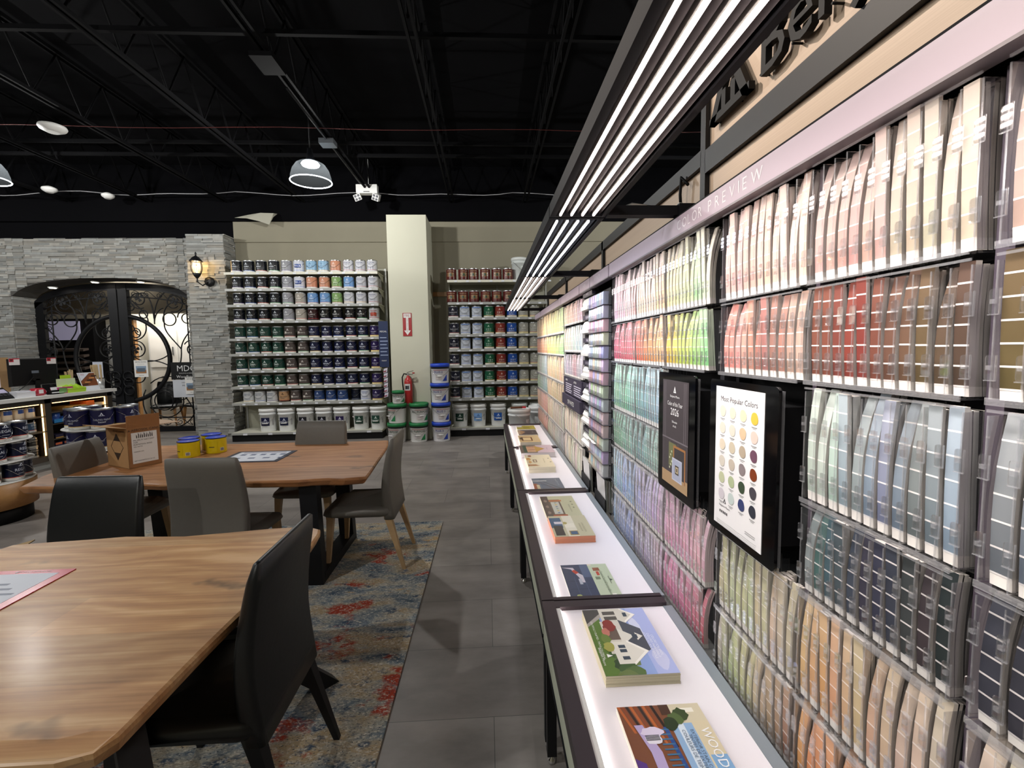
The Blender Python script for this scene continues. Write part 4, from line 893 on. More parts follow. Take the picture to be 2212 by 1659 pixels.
lr.build('shipping_label', bx)
Y_ = H('e0cc1c')
for i, (x, y, l) in enumerate(((-2.345, 3.70, 'yellow can with blue lid, nearest of four on far table'), (-2.215, 3.84, 'yellow can with blue lid, rightmost of four on far table'), (-2.42, 3.83, 'yellow can with blue lid, leftmost of four on far table'), (-2.33, 3.98, 'yellow can with blue lid, rearmost of four on far table'))):
    r_ = .074; h_ = .125
    c = MB().lathe([(r_*.97, 0, 'gloss_print', Y_), (r_, .004, 'gloss_print', Y_), (r_, h_-.008, 'gloss_print', H('22242a')), (r_+.002, h_-.004, 'gloss_print', H('22242a')), (r_+.001, h_, 'gloss_print', H('22242a'))], 24, m='gloss_print', c=Y_, cap1=False).build('spackle_can', loc=(x, y, .7405), rotz=.6*i)
    tag(c, l, 'can', 'yellow cans on the far table')
    MB().lathe([(r_-.001, h_-.001, 'gloss_print', H('2746c4')), (r_-.006, h_+.002, 'gloss_print', H('2746c4')), (r_-.014, h_-.003, 'gloss_print', H('3a58d0')), (.01, h_-.003, 'gloss_print', H('aab4e0'))], 24, m='gloss_print', c=H('3a58d0'), cap0=False).build('lid', c)
    q = MB(); wrapquad(q, r_+.001, .02, .05, .02, .045, WHT); wrapquad(q, r_+.0012, -.06, -.02, .05, .056, H('333333')); wrapquad(q, r_+.001, -.055, .0, .02, .1, H('d2bc14'))
    for k in range(5): wrapquad(q, r_+.0015, .023+.005*k, .026+.005*k, .022, .043, H('222222'), n=1)
    q.build('label_print', c)

# ================================================================== ROUND CAN DISPLAYS
def cluster(cx, cy_, zs, kind, stripe, rad, base, lab, grp, plinth=None, n=8, r=CANR, h=CANH):
    if r != CANR:
        pr_ = can_proto(kind, stripe, r=r, h=h); _CAN[(kind, 'small'+stripe, True)] = _CAN.pop((kind, stripe, True)); stripe = 'small'+stripe
    root = empty('round_display', (cx, cy_, 0), label=base, cat='display')
    if plinth:
        MB().lathe([(rad*.92, .0, 'black'), (rad*.92, plinth[0], 'black')], 36, m='black').build('kick_base', root)
        MB().lathe([(rad*1.04, plinth[0], 'plinth_wood'), (rad*1.04, plinth[1], 'plinth_wood')], 40, m='plinth_wood').build('plinth', root)
    for i, z in enumerate(zs):
        MB().lathe([(rad*1.02, z-.012), (rad*1.03, z-.006), (rad*1.02, z)], 40, m='white_plastic').build('divider_disc', root)
    for i, z in enumerate(zs):
        for k in range(n):
            a = 2*PI*k/n-PI/2+.2*i+.25; q = rad-r-.012
            x, y = cx+q*math.cos(a), cy_+q*math.sin(a)
            if math.sin(a) > .78: continue
            face = math.atan2(math.sin(a)*1., math.cos(a)*1.)+PI/2
            place_can(kind, stripe, x, y, z+.0006, lab, grp, face)
cluster(-4.05, 5.05, [.37, .585, .80], 'cp', 'y', .318, 'round stack of indigo ceiling paint cans before the checkout counter', 'indigo ceiling paint can in the round stack before the counter', 'cans in the indigo round stack', plinth=(.1, .358), n=7)
cluster(-4.73, 4.5, [.384, .572, .76], 'rg', 'o', .345, 'round wooden plinth display of navy cans at left edge of photo', 'navy paint can on the round wooden plinth display at left edge', 'cans on the wooden plinth display', plinth=(.14, .372), n=9, r=.0745, h=.165)
tag(MB().obox((-3.15, 2.55, .30), (.42, .1, .10), (-.1, .3, 0), (0, 0, .006), 'cardboard', H('b99a6c')).box(-3.1, 2.6, .0125, -2.85, 2.85, .29, 'cardboard', H('a88a60')).build('cardboard_box'), 'flat topped cardboard box at left edge behind near table', 'box')

# ================================================================== CHECKOUT COUNTER
ct = empty('checkout_counter', (-6.35, 6.3, 0), label='dark checkout counter with lit cubbies of paint cans at left', cat='counter')
def cb_(mb, x0, y0, z0, x1, y1, z1, m, c=(1, 1, 1)): return mb.box(x0+6.35, y0-6.3, z0, x1+6.35, y1-6.3, z1, m, c)
cb_(MB(), -6.75, 4.6, .955, -5.94, 7.72, 1.0, 'white_plastic').build('countertop', ct)
c = MB(); DK = H('332c24')
for y in (4.62, 6.56, 7.60): cb_(c, -6.7, y, .1, -6.0, y+.09, .954, 'coated', DK)
cb_(c, -6.7, 4.62, .1, -6.62, 7.69, .954, 'coated', DK); cb_(c, -6.7, 4.62, .89, -6.0, 7.69, .954, 'coated', DK)
c.build('carcass', ct); cb_(MB(), -6.66, 4.66, 0, -6.06, 7.65, .1, 'shelf_metal').build('kick_base', ct)
cb_(MB(), -6.62, 4.71, .1, -6.01, 6.56, .17, 'coated', H('4a4036')).build('shelf', ct); cb_(MB(), -6.62, 6.65, .1, -6.01, 7.6, .17, 'coated', H('4a4036')).build('shelf', ct)
for z in (.50, .705): cb_(MB(), -6.62, 4.71, z, -6.01, 6.56, z+.015, 'coated', H('6a5c4a')).build('shelf', ct)
for z in (.37, .58, .745): cb_(MB(), -6.62, 6.65, z, -6.01, 7.6, z+.012, 'coated', H('4a4036')).build('shelf', ct)
for y, x in ((6.535, -6.03), (7.57, -6.03)):
    s = MB(); cb_(s, x, y, .18, x+.012, y+.012, .885, 'warm_led'); s.build('led_strip', ct)
s = MB(); cb_(s, -6.03, 5.0, .878, -6.018, 6.5, .888, 'warm_led'); cb_(s, -6.03, 6.7, .878, -6.018, 7.55, .888, 'warm_led'); s.build('led_strip', ct)
zr = [(.7155, 'cr', 'n'), (.5155, 'db', 'r'), (.1705, 'dk', 'n')]
for z, kd, s_ in zr:
    k2 = kd+s_+'small'
    proto = can_proto(kd, s_, r=.066, h=.135, bail=False) if z > .6 or True else None
    first = True
    for layer in ((0, .1365) if z < .3 else (0,)):
        for i in range(4):
            y = 6.46-.148*i; lb = '%s small paint can, %s from counter post on %s cubby shelf%s' % (KIND[kd][4], ORD[i], 'top' if z > .7 else ('middle' if z > .5 else 'bottom'), ', upper layer' if layer else '')
            if first:
                proto.location = (-6.13, y, z+.0006+layer); proto.rotation_euler = (0, 0, PI/2); tag(proto, lb, None, 'small cans in the counter cubbies'); first = False
                if 'fresh' in proto: del proto['fresh']
            else: dup(proto, (-6.13, y, z+.0006+layer), PI/2-.3+.5*R(), lb, 'small cans in the counter cubbies')
for kk in [k for k in _CAN if k[2] is False]: del _CAN[kk]
def simple(name, mb, label, cat, group=None, loc=None, rotz=0.): return tag(mb.build(name, loc=loc, rotz=rotz), label, cat, group)
BT = H('2c4f96')
tr = simple('tape_tray', MB().box(-6.2, 6.7, .593, -6.02, 7.15, .60, 'print', H('2c80c0')).box(-6.03, 6.7, .593, -6.02, 7.15, .65, 'print', H('2c80c0')), 'bright blue cardboard tray of tape rolls in the counter cubby', 'tray')
for i, (y, z, l) in enumerate(((6.79, .6015, 'left lower'), (6.94, .6015, 'right lower'), (6.80, .671, 'upper'))):
    o = MB().lathe([(.065, 0), (.065, .068), (.035, .068), (.035, 0)], 20, m='gloss_print', c=BT, cap0=False, cap1=False).build('tape_roll', loc=(-6.11, y, z)); tag(o, 'blue masking tape roll, %s one in the bright blue tray' % l, 'tape', 'tape rolls')
simple('sandpaper_pack', MB().box(-6.3, 6.95, .758, -6.03, 7.25, .80, 'print', H('c9a35c')).box(-6.032, 7.02, .765, -6.028, 7.15, .795, 'print', H('2a2620')), 'tan pack with dark yellow printed label on top cubby shelf', 'pack')
simple('orange_pack', MB().box(-6.28, 7.26, .758, -6.04, 7.40, .845, 'print', H('e8702c')), 'bright orange pack on the top shelf of right counter cubby', 'pack')
simple('paper_stack', MB().box(-6.28, 7.41, .758, -6.04, 7.58, .80, 'print', H('d8c8a8')), 'cream paper stack at right end of top counter cubby', 'paper')
simple('paint_roller', MB().tube([(-6.1, 6.75, .60+.1), (-6.1, 6.9, .72), (-6.1, 7.05, .70)], .006, 5, 'metal'), 'metal roller frame resting over blue tape tray', 'roller')
for i, y in enumerate((6.76, 6.90)):
    o = MB().box(-.05, -.055, 0, .05, .055, .15, 'print', H('1c1c40')).box(.0501, -.05, .12, .052, .05, .148, 'print', H('d86a3c')).build('roller_cover_pack', loc=(-6.09, y, .1705)); tag(o, ['dark pack with a large number 9, left of two in the cubby', 'dark pack with a large number 9, right of two in the cubby'][i], 'pack', 'number 9 packs')
    MB().text('9', .12, frame((.053, 0, .02), (0, 1, 0), (0, 0, 1)), 'print', H('f0e0c0')).build('print', o)
    o = MB().box(-.05, -.06, 0, .05, .06, .05, 'print', H('2a2440')).box(.0501, -.06, 0, .052, .06, .012, 'print', H('d0a050')).build('roller_tray_pack', loc=(-6.09, 6.78+.16*i, .3825)); tag(o, ['small purple and gold pack on the cubby shelf, left', 'small purple and gold pack on the cubby shelf, right'][i], 'pack', 'purple packs')
# things on the counter ------------------------------------------------
mo = empty('computer_monitor', (-6.25, 6.72, 1.0), label='black computer monitor seen from behind on the checkout counter', cat='monitor')
MB().loft([[(-.02, -.33, .13), (-.02, .33, .13), (-.02, .33, .50), (-.02, -.33, .50)], [(.02, -.32, .14), (.02, .32, .14), (.02, .32, .49), (.02, -.32, .49)]], 'black', sm=False).build('housing', mo)
MB().box(-.022, -.32, .14, -.0205, .32, .49, 'screen').build('screen', mo)
MB().box(.02, -.07, .2, .05, .07, .3, 'black').box(.02, -.05, .3, .022, .05, .335, 'print', H('6c7480')).box(.03, -.03, .02, .05, .03, .22, 'black').box(-.08, -.12, .0005, .12, .12, .015, 'black').build('stand', mo)
for y in (-.27, .25):
    o_ = MB().box(.0205, y-.07, .42, .0225, y+.07, .50, 'print', H('e8e2e2')).box(.0226, y-.07, .46, .0232, y-.01, .50, 'print', H('b8283a')).box(.0226, y-.07, .495, .0232, y+.07, .507, 'print', H('c8384a')).box(.0233, y-.055, .47, .0236, y-.025, .49, 'print', H('501820')).build('sticker', mo)
MB().tube([(.05, -.06, .25), (.08, -.2, .15), (.08, -.35, .06), (.08, -.55, .01)], .004, 5, 'black').build('cable', mo)
simple('cardboard_box', MB().box(-.12, -.45, 0, .0, .45, .52, 'cardboard', H('9a7b52')), 'tall brown cardboard sheet standing behind the monitor at left', 'box', loc=(-6.55, 6.25, 1.0005))
tg = simple('price_card', MB().box(0, 0, .22, .003, .14, .42, 'print', H('c23a48')).box(0, .09, 0.0, .003, .16, .30, 'print', H('e8dcdc')).box(.0031, .01, .24, .005, .07, .39, 'print', H('f0eaea')), 'red and white price cards hanging left of the monitor', 'card', loc=(-6.38, 6.24, 1.001))
MB().text('$10', .035, frame((.006, .04, .33), (0, 1, 0), (0, 0, 1)), 'print', H('b02838')).build('print', tg)
tm = empty('card_terminal', (-6.12, 6.10, 1.0), label='dark card terminal with lit screen at left end of counter', cat='terminal')
MB().loft([[(-.06, -.12, .0005), (.09, -.12, .0005), (.09, .12, .0005), (-.06, .12, .0005)], [(-.06, -.12, .14), (.07, -.12, .03), (.07, .12, .03), (-.06, .12, .14)]], 'black', sm=False).build('body', tm)
MB().obox((-.03, -.1, .118), (.05, 0, -.042), (0, .2, 0), (0, 0, .002), 'screen').build('screen', tm)
k_ = MB()
for i in range(4):
    for j in range(2): k_.obox((.03+.02*j, -.09+.05*i, .071-.017*j), (.014, 0, -.011), (0, .035, 0), (0, 0, .003), 'print', H('2c2c32'))
k_.build('keypad', tm)
simple('paper_box', MB().box(-.06, -.12, 0, .06, .12, .07, 'print', H('dcdce2')).box(-.05, -.11, .0705, .04, .08, .085, 'print', H('cfcfd6')), 'white paper box at left on the checkout counter', 'box', loc=(-6.06, 6.33, 1.0005))
simple('candy_bag', MB().loft([[(x, y*s, z) for x, y in rrect(.10, .2, .03)] for z, s in ((0, .5), (.03, 1.), (.07, .85), (.10, .4))], 'gloss_print', H('a32436')).box(.045, -.03, .03, .056, .03, .08, 'print', H('e4e0e2')), 'red and clear candy bag on the checkout counter', 'bag', loc=(-6.08, 6.56, 1.0005))
simple('candy_box', MB().box(-.05, -.12, 0, .05, .12, .09, 'print', H('b8446e')).box(.0505, -.10, .01, .052, .02, .08, 'print', H('6fa05a')).box(.0505, .03, .03, .052, .11, .07, 'print', H('e0c8d4')), 'pink and green snack box on the checkout counter', 'box', loc=(-6.04, 6.88, 1.0005))
lh = simple('display_box', MB().loft([[(-.07, -.15, 0), (.07, -.15, 0), (.07, .15, 0), (-.07, .15, 0)], [(-.07, -.15, .1), (.08, -.15, .06), (.08, .15, .06), (-.07, .15, .1)]], 'print', H('a9d02c'), sm=False, closed=True).box(-.075, -.15, .1, -.07, .15, .2, 'print', H('d8e6c4')).box(-.08, -.08, .2, -.07, .08, .25, 'print', H('b4dc30')), 'lime green countertop dispenser box beside the monitor', 'dispenser', loc=(-6.06, 7.06, 1.0005))
for i in range(3): MB().loft([[(-.05, -.12+.08*i, .08), (.07, -.12+.08*i, .065), (.07, -.05+.08*i, .065), (-.05, -.05+.08*i, .08)], [(0, -.085+.08*i, .12)]*4], 'print', H('8fb81e'), sm=False).build('packet', lh)
bc = simple('business_card_holder', MB().box(-.03, -.1, 0, .03, .1, .06, 'black').obox((.031, -.09, .02), (0, .18, 0), (-.02, 0, .08), (.002, 0, 0), 'print', H('e4e4e8')), 'white business card holder in front of the monitor', 'holder', loc=(-6.02, 6.76, 1.0005))
ph = simple('photo_brochure_stand', MB().obox((.02, -.15, 0), (0, .3, 0), (-.08, 0, .27), (.006, 0, 0), 'print', H('dfe2e8')).obox((.0275, -.13, .005), (0, .26, 0), (-.018, 0, .06), (.002, 0, 0), 'print', H('dadfe8')), 'brochure stand with deck photograph on the checkout counter', 'brochure holder', loc=(-6.06, 7.38, 1.0005))
q = MB(); q.obox((.005, -.14, .07), (0, .28, 0), (-.058, 0, .19), (.002, 0, 0), 'print', H('7a4426'))
for i in range(5): q.obox((.004-.01*i, -.13+.05*i, .085+.03*i), (0, .09, 0), (-.006, 0, .02), (.0045, 0, 0), 'print', H('c88a54' if i % 2 else '3a2a22'))
q.add([(-.048, -.14, .262), (-.048, .05, .262), (-.012, -.14, .145)], [(0, 1, 2)], 'print', H('d8dce8')); q.text('ACE', .03, frame((-.038, -.08, .232), (0, 1, 0), (-.29, 0, .95)), 'print', H('b02030')); q.build('print', ph)
tn = empty('stir_stick_holder', (-6.12, 7.60, 1.0), label='metal can of tall wooden paint stir sticks at right end of counter', cat='holder')
MB().lathe([(.075, .0005), (.078, .16), (.072, .16), (.07, .01)], 20, m='galv', cap1=False).build('tin', tn)
for i in range(14):
    a, q_ = R()*2*PI, R()*.05; x, y = q_*math.cos(a), q_*math.sin(a); tx, ty = x*1.3+.01, y*1.7-.05
    MB().loft([[(x-.002, y-.012, .015), (x+.002, y-.012, .015), (x+.002, y+.012, .015), (x-.002, y+.012, .015)], [(tx-.002, ty-.013, .36+.03*R()), (tx+.002, ty-.013, .36+.03*R()), (tx+.002, ty+.013, .38), (tx-.002, ty+.013, .38)]], 'print', H('d9c098'), sm=False).build('stir_stick', tn)
tn2 = empty('stir_stick_holder', (-6.40, 7.44, 1.0), label='clear holder of short wooden stir sticks behind the brochure stand', cat='holder')
MB().lathe([(.07, .0005), (.073, .14)], 16, m='acrylic', cap1=False).build('cup', tn2)
for i in range(9):
    x, y = -.03+.06*R(), -.045+.09*R(); MB().obox((x, y, .01), (.003, 0, 0), (0, .025, 0), (.01, (R()-.6)*.12, .27+.04*R()), 'print', H('cdb48c')).build('stir_stick', tn2)

# chairs seen through the gate
for x, y, rz, l in ((-6.85, 10.2, .3, 'dark upholstered chair behind the gate centre post'), (-6.25, 10.35, -.4, 'dark upholstered chair behind right gate leaf near the pier')):
    chair('black_leather', 'plinth_wood', l, (x, y, 0), rz)

# ================================================================== DISPLAY DESKS
DX0, DX1, DZ = .185, .64, .60
YS = [.31, 1.645, 2.985, 4.335, 5.68]
for i in range(4):
    y0, y1 = YS[i]+.004, YS[i+1]-.004; cy_ = (y0+y1)/2
    nm = ['nearest of the four white lit display desks, holding vinyl and deck brochures', 'second nearest white lit display desk, holding three brochure piles', 'third white lit display desk along the color wall', 'farthest white lit display desk along the color wall'][i]
    d = empty('display_desk', (.41, cy_, 0), label=nm, cat='desk', group='lit display desks')
    def bx(mb, a, b, c, e, f_, g_, m, col=(1, 1, 1)): return mb.box(a-.41, b-cy_, c, e-.41, f_-cy_, g_, m, col)
    fr = MB(); bx(fr, DX0, y0, DZ-.03, DX0+.045, y1, DZ+.012, 'desk_dark'); bx(fr, DX0+.045, y1-.04, DZ-.035, DX1, y1, DZ+.01, 'desk_dark'); bx(fr, DX0+.045, y0, DZ-.035, DX1, y0+.02, DZ+.01, 'desk_dark')
    bx(fr, DX0, y0, DZ-.135, DX0+.02, y1, DZ-.128, 'frame_dark'); fr.build('frame', d)
    tp = MB(); bx(tp, DX0+.0455, y0+.0205, DZ-.03, DX1-.014, y1-.0405, DZ-.004, 'white_top'); tp.build('light_panel', d)
    gl_ = MB(); bx(gl_, DX1-.0135, y0+.0205, DZ-.03, DX1+.02, y1-.0405, DZ-.002, 'frost'); gl_.build('glass_edge', d)
    lp_ = MB(); bx(lp_, DX0+.046, y0+.021, DZ-.0035, DX0+.062, y1-.041, DZ+.006, 'white_plastic'); ld_ = lp_.build('lip', d)
    le = MB(); le.box(DX0+.0625-.41, y0+.03-cy_, DZ-.0035, DX0+.0635-.41, y1-.05-cy_, DZ+.004, 'desk_led'); le.build('led_strip', ld_)
    pn = MB(); bx(pn, DX0+.004, y0+.01, DZ-.127, DX0+.018, y1-.01, DZ-.031, 'laminate'); bx(pn, DX1-.02, y0+.01, DZ-.127, DX1, y1-.01, DZ-.036, 'laminate'); pn.build('side_panel', d)
    for yy in (y0+.012, y1-.047):
        for xx in (DX0+.01, DX1-.045):
            if yy > y1-.1 and i < 3 and xx > .5: pass
            l = MB(); bx(l, xx, yy, .035, xx+.035, yy+.035, DZ-.037, 'black_metal'); lo_ = l.build('leg', d)
            f2 = MB(); f2.lathe([(.012, .0), (.016, .004), (.014, .014), (.007, .02), (.007, .036)], 10, xx+.0175-.41, yy+.0175-cy_, m='chrome'); f2.build('foot', lo_)
# brochures -----------------------------------------------------------
def brochure(x0, y0, x1, y1, th, base, label, art, cat='brochure', z=DZ-.0035, sheets=True, edge_col='e4ded2', group=None):
    cx, cy_ = (x0+x1)/2, (y0+y1)/2; o = MB(); n = max(1, int(th/.004)) if sheets else 1
    for k in range(n):
        dx, dy = (R()-.5)*.002, (R()-.5)*.002; g = .85+.15*R(); e = H(edge_col)
        o.box(x0-cx+dx, y0-cy_+dy, th*k/n, x1-cx+dx, y1-cy_+dy, th*(k+1)/n-.0002, 'print', tuple(v*g for v in e))
    ob = o.build('brochure', loc=(cx, cy_, z)); tag(ob, label, cat, group); p = MB(); W_, H_ = y1-y0, x1-x0
    # cover coordinates: u along -Y (left to right), v along +X (bottom to top)
    M = Matrix(((0, 1, 0, -H_/2), (-1, 0, 0, W_/2), (0, 0, 1, th+.0002), (0, 0, 0, 1)))
    lv = [0]
    def rect(u0, v0, u1, v1, c):
        lv[0] += .00004; p.add([M @ Vector((u*W_, v*H_, lv[0])) for u, v in ((u0, v0), (u1, v0), (u1, v1), (u0, v1))], [(0, 1, 2, 3)], 'gloss_print', H(c))
    def pol(pts, c):
        lv[0] += .00004; p.add([M @ Vector((u*W_, v*H_, lv[0])) for u, v in pts], [tuple(range(len(pts)))], 'gloss_print', H(c))
    def txt(t, u, v, s, c): lv[0] += .00004; p.text(t, s, M @ Matrix.Translation((u*W_, v*H_, lv[0])), 'gloss_print', H(c))
    rect(0, 0, 1, 1, base); art(rect, pol, txt); p.build('cover', ob); return ob
def blob(pol, cu, cv, ru, rv, c, seed=0, n=14):
    rn = random.Random(seed); pol([(min(1, max(0, cu+ru*(.8+.35*rn.random())*math.cos(2*PI*k/n))), min(1, max(0, cv+rv*(.8+.35*rn.random())*math.sin(2*PI*k/n)))) for k in range(n)], c)
def art_house(rect, pol, txt):
    rect(0, .45, 1, 1, '8fa4d8'); rect(0, .7, 1, 1, 'a9b4e2'); blob(pol, .35, .72, .2, .08, 'cfd4ec', 5); blob(pol, .8, .85, .15, .1, 'c4c8e8', 6)
    rect(0, 0, 1, .22, '5c7a34'); pol([(0, 0), (.25, 0), (.12, .3), (0, .35)], '4c4a48'); pol([(.05, .3), (.12, .3), (.3, 0), (.25, 0)], 'a9a49c')
    for k in range(7): blob(pol, .72+.05*k, .3+.06*(k % 3), .09, .14, ['3f5a30', '566c3c', '6a7a48', '34482a'][k % 4], k)
    pol([(.0, .25), (0, .62), (.12, .8), (.25, .62), (.25, .25)], 'd6d2c6'); pol([(.2, .5), (.36, .78), (.68, .78), (.82, .48), (.5, .42)], '4c4e58')
    rect(.22, .2, .72, .5, 'd4cfc4'); rect(.3, .22, .52, .42, '6a5a50'); pol([(.34, .42), (.47, .63), (.6, .42)], 'dedad0'); pol([(.55, .25), (.55, .5), (.7, .72), (.86, .48), (.86, .25)], 'e0dcd2')
    pol([(.53, .48), (.7, .74), (.88, .46), (.85, .46), (.7, .68), (.56, .48)], 'f2efe8'); pol([(-.0, .6), (.12, .82), (.26, .6), (.23, .6), (.12, .75), (.02, .6)], 'f2efe8')
    for u in (.6, .66, .76): rect(u, .33, u+.045, .43, '3c4654')
    rect(.08, .62, .15, .68, '3c4654'); pol([(.42, .66), (.48, .76), (.54, .66)], 'e6e2d8'); rect(.45, .6, .51, .68, '3c4654')
    for u in (.05, .14): rect(u, .3, u+.06, .5, '5a5650')
    blob(pol, .3, .32, .1, .1, '8a3a34', 3); blob(pol, .4, .24, .07, .06, 'c07868', 9); blob(pol, .5, .2, .08, .07, '6f8440', 4); blob(pol, .62, .2, .08, .08, 'a0a050', 8)
    for k, t in enumerate(('COLORS FOR VINYL', 'COLORES PARA VINILO', 'COULEURS POUR VINYLE')): txt(t, .62, .88-.05*k, .011, 'eef0fa')
    txt('COLORFULLY CRAFTED - TINTAS COLORIDAS', .5, .06, .009, 'f4f4ee'); txt('Benjamin Moore', .75, .03, .012, 'f4f4f0'); pol([(.72, .12), (.77, .12), (.745, .2)], 'f4f4f0')
def art_deck(rect, pol, txt):
    rect(0, .0, 1, 1, '7a4a30')
    for k in range(9): pol([(.0, .05*k), (.3+.02*k, .05*k+.1), (.3+.02*k, .05*k+.13), (0, .05*k+.035)], ['b8632f', '8a4522', '2a1c18'][k % 3])
    rect(.0, .62, .22, 1, 'cfc6ac'); rect(.05, .72, .1, .9, 'eae6d8'); rect(.0, .5, .12, .62, '4a3226'); rect(.22, .55, 1, .8, '8fb0d4'); rect(.22, .62, 1, .7, 'd6e2ee'); rect(.2, .8, 1, 1, 'd2c6a8'); rect(.55, .82, 1, 1, '7fa8d0')
    pol([(.25, .45), (.9, .5), (.9, .54), (.25, .5)], '2c4c8c')
    for k in range(12): rect(.27+.05*k, .36, .285+.05*k, .5, '3e6f94')
    for k in range(3): blob(pol, .12+.05*k, .72-.08*k, .07, .09, ['3a4a2a', '52663a', '2c3a22'][k], k+20)
    pol([(.22, .12), (.5, .2), (.95, .2), (.95, .3), (.5, .32), (.22, .22)], 'b8a8d4'); blob(pol, .3, .3, .06, .13, 'dcd2ea', 31); blob(pol, .38, .28, .05, .1, 'e6e2ee', 32)
    for k in range(5): rect(.33+.012*k, .2, .338+.012*k, .36, '34343c')
    blob(pol, .75, .4, .09, .08, 'cbbaa8', 40); pol([(.55, .0), (.95, .0), (.95, .12), (.6, .1)], '5a3a8a')
    txt('WOODLUXE', .62, .86, .032, 'f0f0f2'); txt('EXTERIOR STAIN COLORS', .55, .74, .012, '5c6e84'); txt('TINTES DE EXTERIOR', .55, .69, .012, '5c6e84'); txt('COULEURS DE TEINTURES', .55, .64, .012, '5c6e84')
def art_kitchen(rect, pol, txt):
    rect(0, .0, 1, .58, '39435c'); rect(0, .58, 1, 1, 'b9c6ac'); rect(0, .4, .4, .58, '55637f')
    for u in (.5, .72, .93): rect(u, .05, u+.012, .5, '2c3448')
    for v in (.2, .4): rect(.38, v, 1, v+.012, '4c5874')
    pol([(.08, .0), (.15, .2), (.38, .3), (.55, .35), (.55, .4), (.34, .4), (.25, .3), (.1, .25)], 'c9c2cc'); pol([(.2, .2), (.3, .26), (.26, .34), (.16, .26)], 'b8402c'); rect(.44, .28, .6, .34, 'b0b4c0')
    rect(.12, .66, .22, .8, '8c5a44'); rect(.24, .7, .36, .76, 'b04a38'); rect(.4, .64, .48, .74, '78866c'); blob(pol, .92, .18, .05, .06, '9ea86a', 3); rect(.0, .58, .05, .66, 'd4cdbc')
    for k, t in enumerate(('Classics', 'Classics', 'Classiques', 'Classicos')): txt(t, .32+.18*k, .78, .016, '6e7c64')
    txt('Benjamin Moore', .5, .9, .009, '4c5648'); pol([(.47, .92), (.53, .92), (.5, .98)], '4c5648'); rect(.88, .82, .96, .9, 'e6e6dc')
def art_hardware(rect, pol, txt):
    rect(0, 0, 1, 1, 'b7b596'); rect(0, .0, 1, .22, '4a3e3c'); rect(.18, .22, 1, .55, '5d5148'); rect(.3, .26, .85, .5, 'b9bab0'); rect(.88, .2, 1, .6, 'a5502c'); rect(.2, .22, .28, .6, 'b06a3c')
    for k in range(6): rect(.32+.09*k, .36, .37+.09*k, .42, ['8a9a8a', 'c8b070', '7a8494'][k % 3])
    for k in range(3): blob(pol, .25+.27*k, .12, .06, .05, '8d7a70', k); blob(pol, .3+.14*k, .87, .03, .03, '7c7c60', k)
    txt('INSPIRED COLLECTION', .6, .74, .012, '7d7c66')
def art_bed(rect, pol, txt):
    rect(0, 0, 1, 1, 'bdb79a'); rect(.0, .35, 1, .62, 'd8d2c0'); rect(.1, .0, .6, .3, '2c5478'); rect(.5, .05, .95, .28, '26222c'); rect(.3, .1, .42, .32, 'd0cbd4'); rect(.4, .35, .6, .6, 'e2dccb'); blob(pol, .38, .38, .06, .06, 'a89a54', 2)
    rect(.75, .4, .95, .62, '9c8446'); rect(.78, .43, .92, .6, '3f5a78'); txt('SATIN COLLECTION', .6, .8, .013, '7f7a60'); txt('INTERIOR COLORS', .6, .72, .012, '7f7a60')
def art_bridge(rect, pol, txt):
    rect(0, 0, 1, 1, '5b6676'); rect(0, 0, 1, .25, '6d7482'); pol([(.25, .35), (.3, .35), (1., .95), (1., .88)], '40444e'); pol([(.3, .2), (.34, .2), (1, .75), (1, .7)], '6a4640'); rect(.5, .0, 1., .14, 'a05a3c'); rect(.22, .0, .27, .5, 'd8d8d6'); rect(.6, .1, .95, .2, 'cdbf9c')
    for k in range(5): rect(.1+.05*k, .82, .13+.05*k, .84, 'a9afb8')
    txt('METAL COLORS', .5, .83, .014, '9aa4b2')
def art_cream(rect, pol, txt):
    rect(0, 0, 1, 1, 'e2d6b8'); rect(.4, .25, .62, .4, '6a4a34'); rect(.43, .28, .59, .37, 'd8c8a8'); blob(pol, .35, .1, .12, .09, 'd29a54', 1); blob(pol, .6, .12, .1, .07, 'd8a868', 2); blob(pol, .1, .18, .08, .08, '96583a', 3); pol([(.8, 0), (.9, .0), (.9, .45), (.8, .3)], 'b07a4c'); rect(.3, .86, .34, .92, '4c3c30'); rect(.6, .88, .64, .95, '4c3c30'); txt('Off-White Collection', .5, .66, .016, 'b8aa88')
def art_porch(rect, pol, txt):
    rect(0, 0, 1, 1, 'c4aeb8'); rect(0, .0, 1, .5, '7d6a60'); rect(0, .1, 1, .2, '4c5a48'); rect(.2, .2, .9, .45, 'c8a07c'); rect(.3, .22, .36, .44, 'b05a48'); rect(.6, .22, .66, .44, 'b05a48'); pol([(.1, .45), (.5, .75), (.9, .45)], 'b89048'); txt('Historical', .5, .8, .018, '7a6a90')
def art_tan(rect, pol, txt): rect(0, 0, 1, 1, 'cbb083'); rect(.25, .12, .8, .65, '7a4a2c'); rect(.33, .2, .74, .58, 'd9be90'); rect(.3, .05, .6, .2, '5c4632')
def art_dark(rect, pol, txt): rect(0, 0, 1, 1, '4c3f40'); pol([(0, .1), (1, .1), (.4, .4)], 'a8805c'); rect(.1, .0, .9, .12, 'b8a084'); txt('GUIDE', .5, .75, .02, 'c8bcb8')
def art_yellow(rect, pol, txt): rect(0, 0, 1, 1, 'a99a34'); rect(0, 0, .4, .3, 'cfcac8'); rect(.35, .35, .8, .7, '8a7c24'); txt('Century', .5, .85, .02, 'd8cc80')
BG = 'brochures on the lit display desks'
brochure(.315, 1.213, .528, 1.542, .032, '8fa4d8', 'thick brochure pile with white gabled house cover on nearest desk', art_house, edge_col='b9b49a')
brochure(.318, .84, .532, 1.118, .018, '7a4a30', 'brochure pile with wooden deck and lounge chair cover, nearest desk', art_deck)
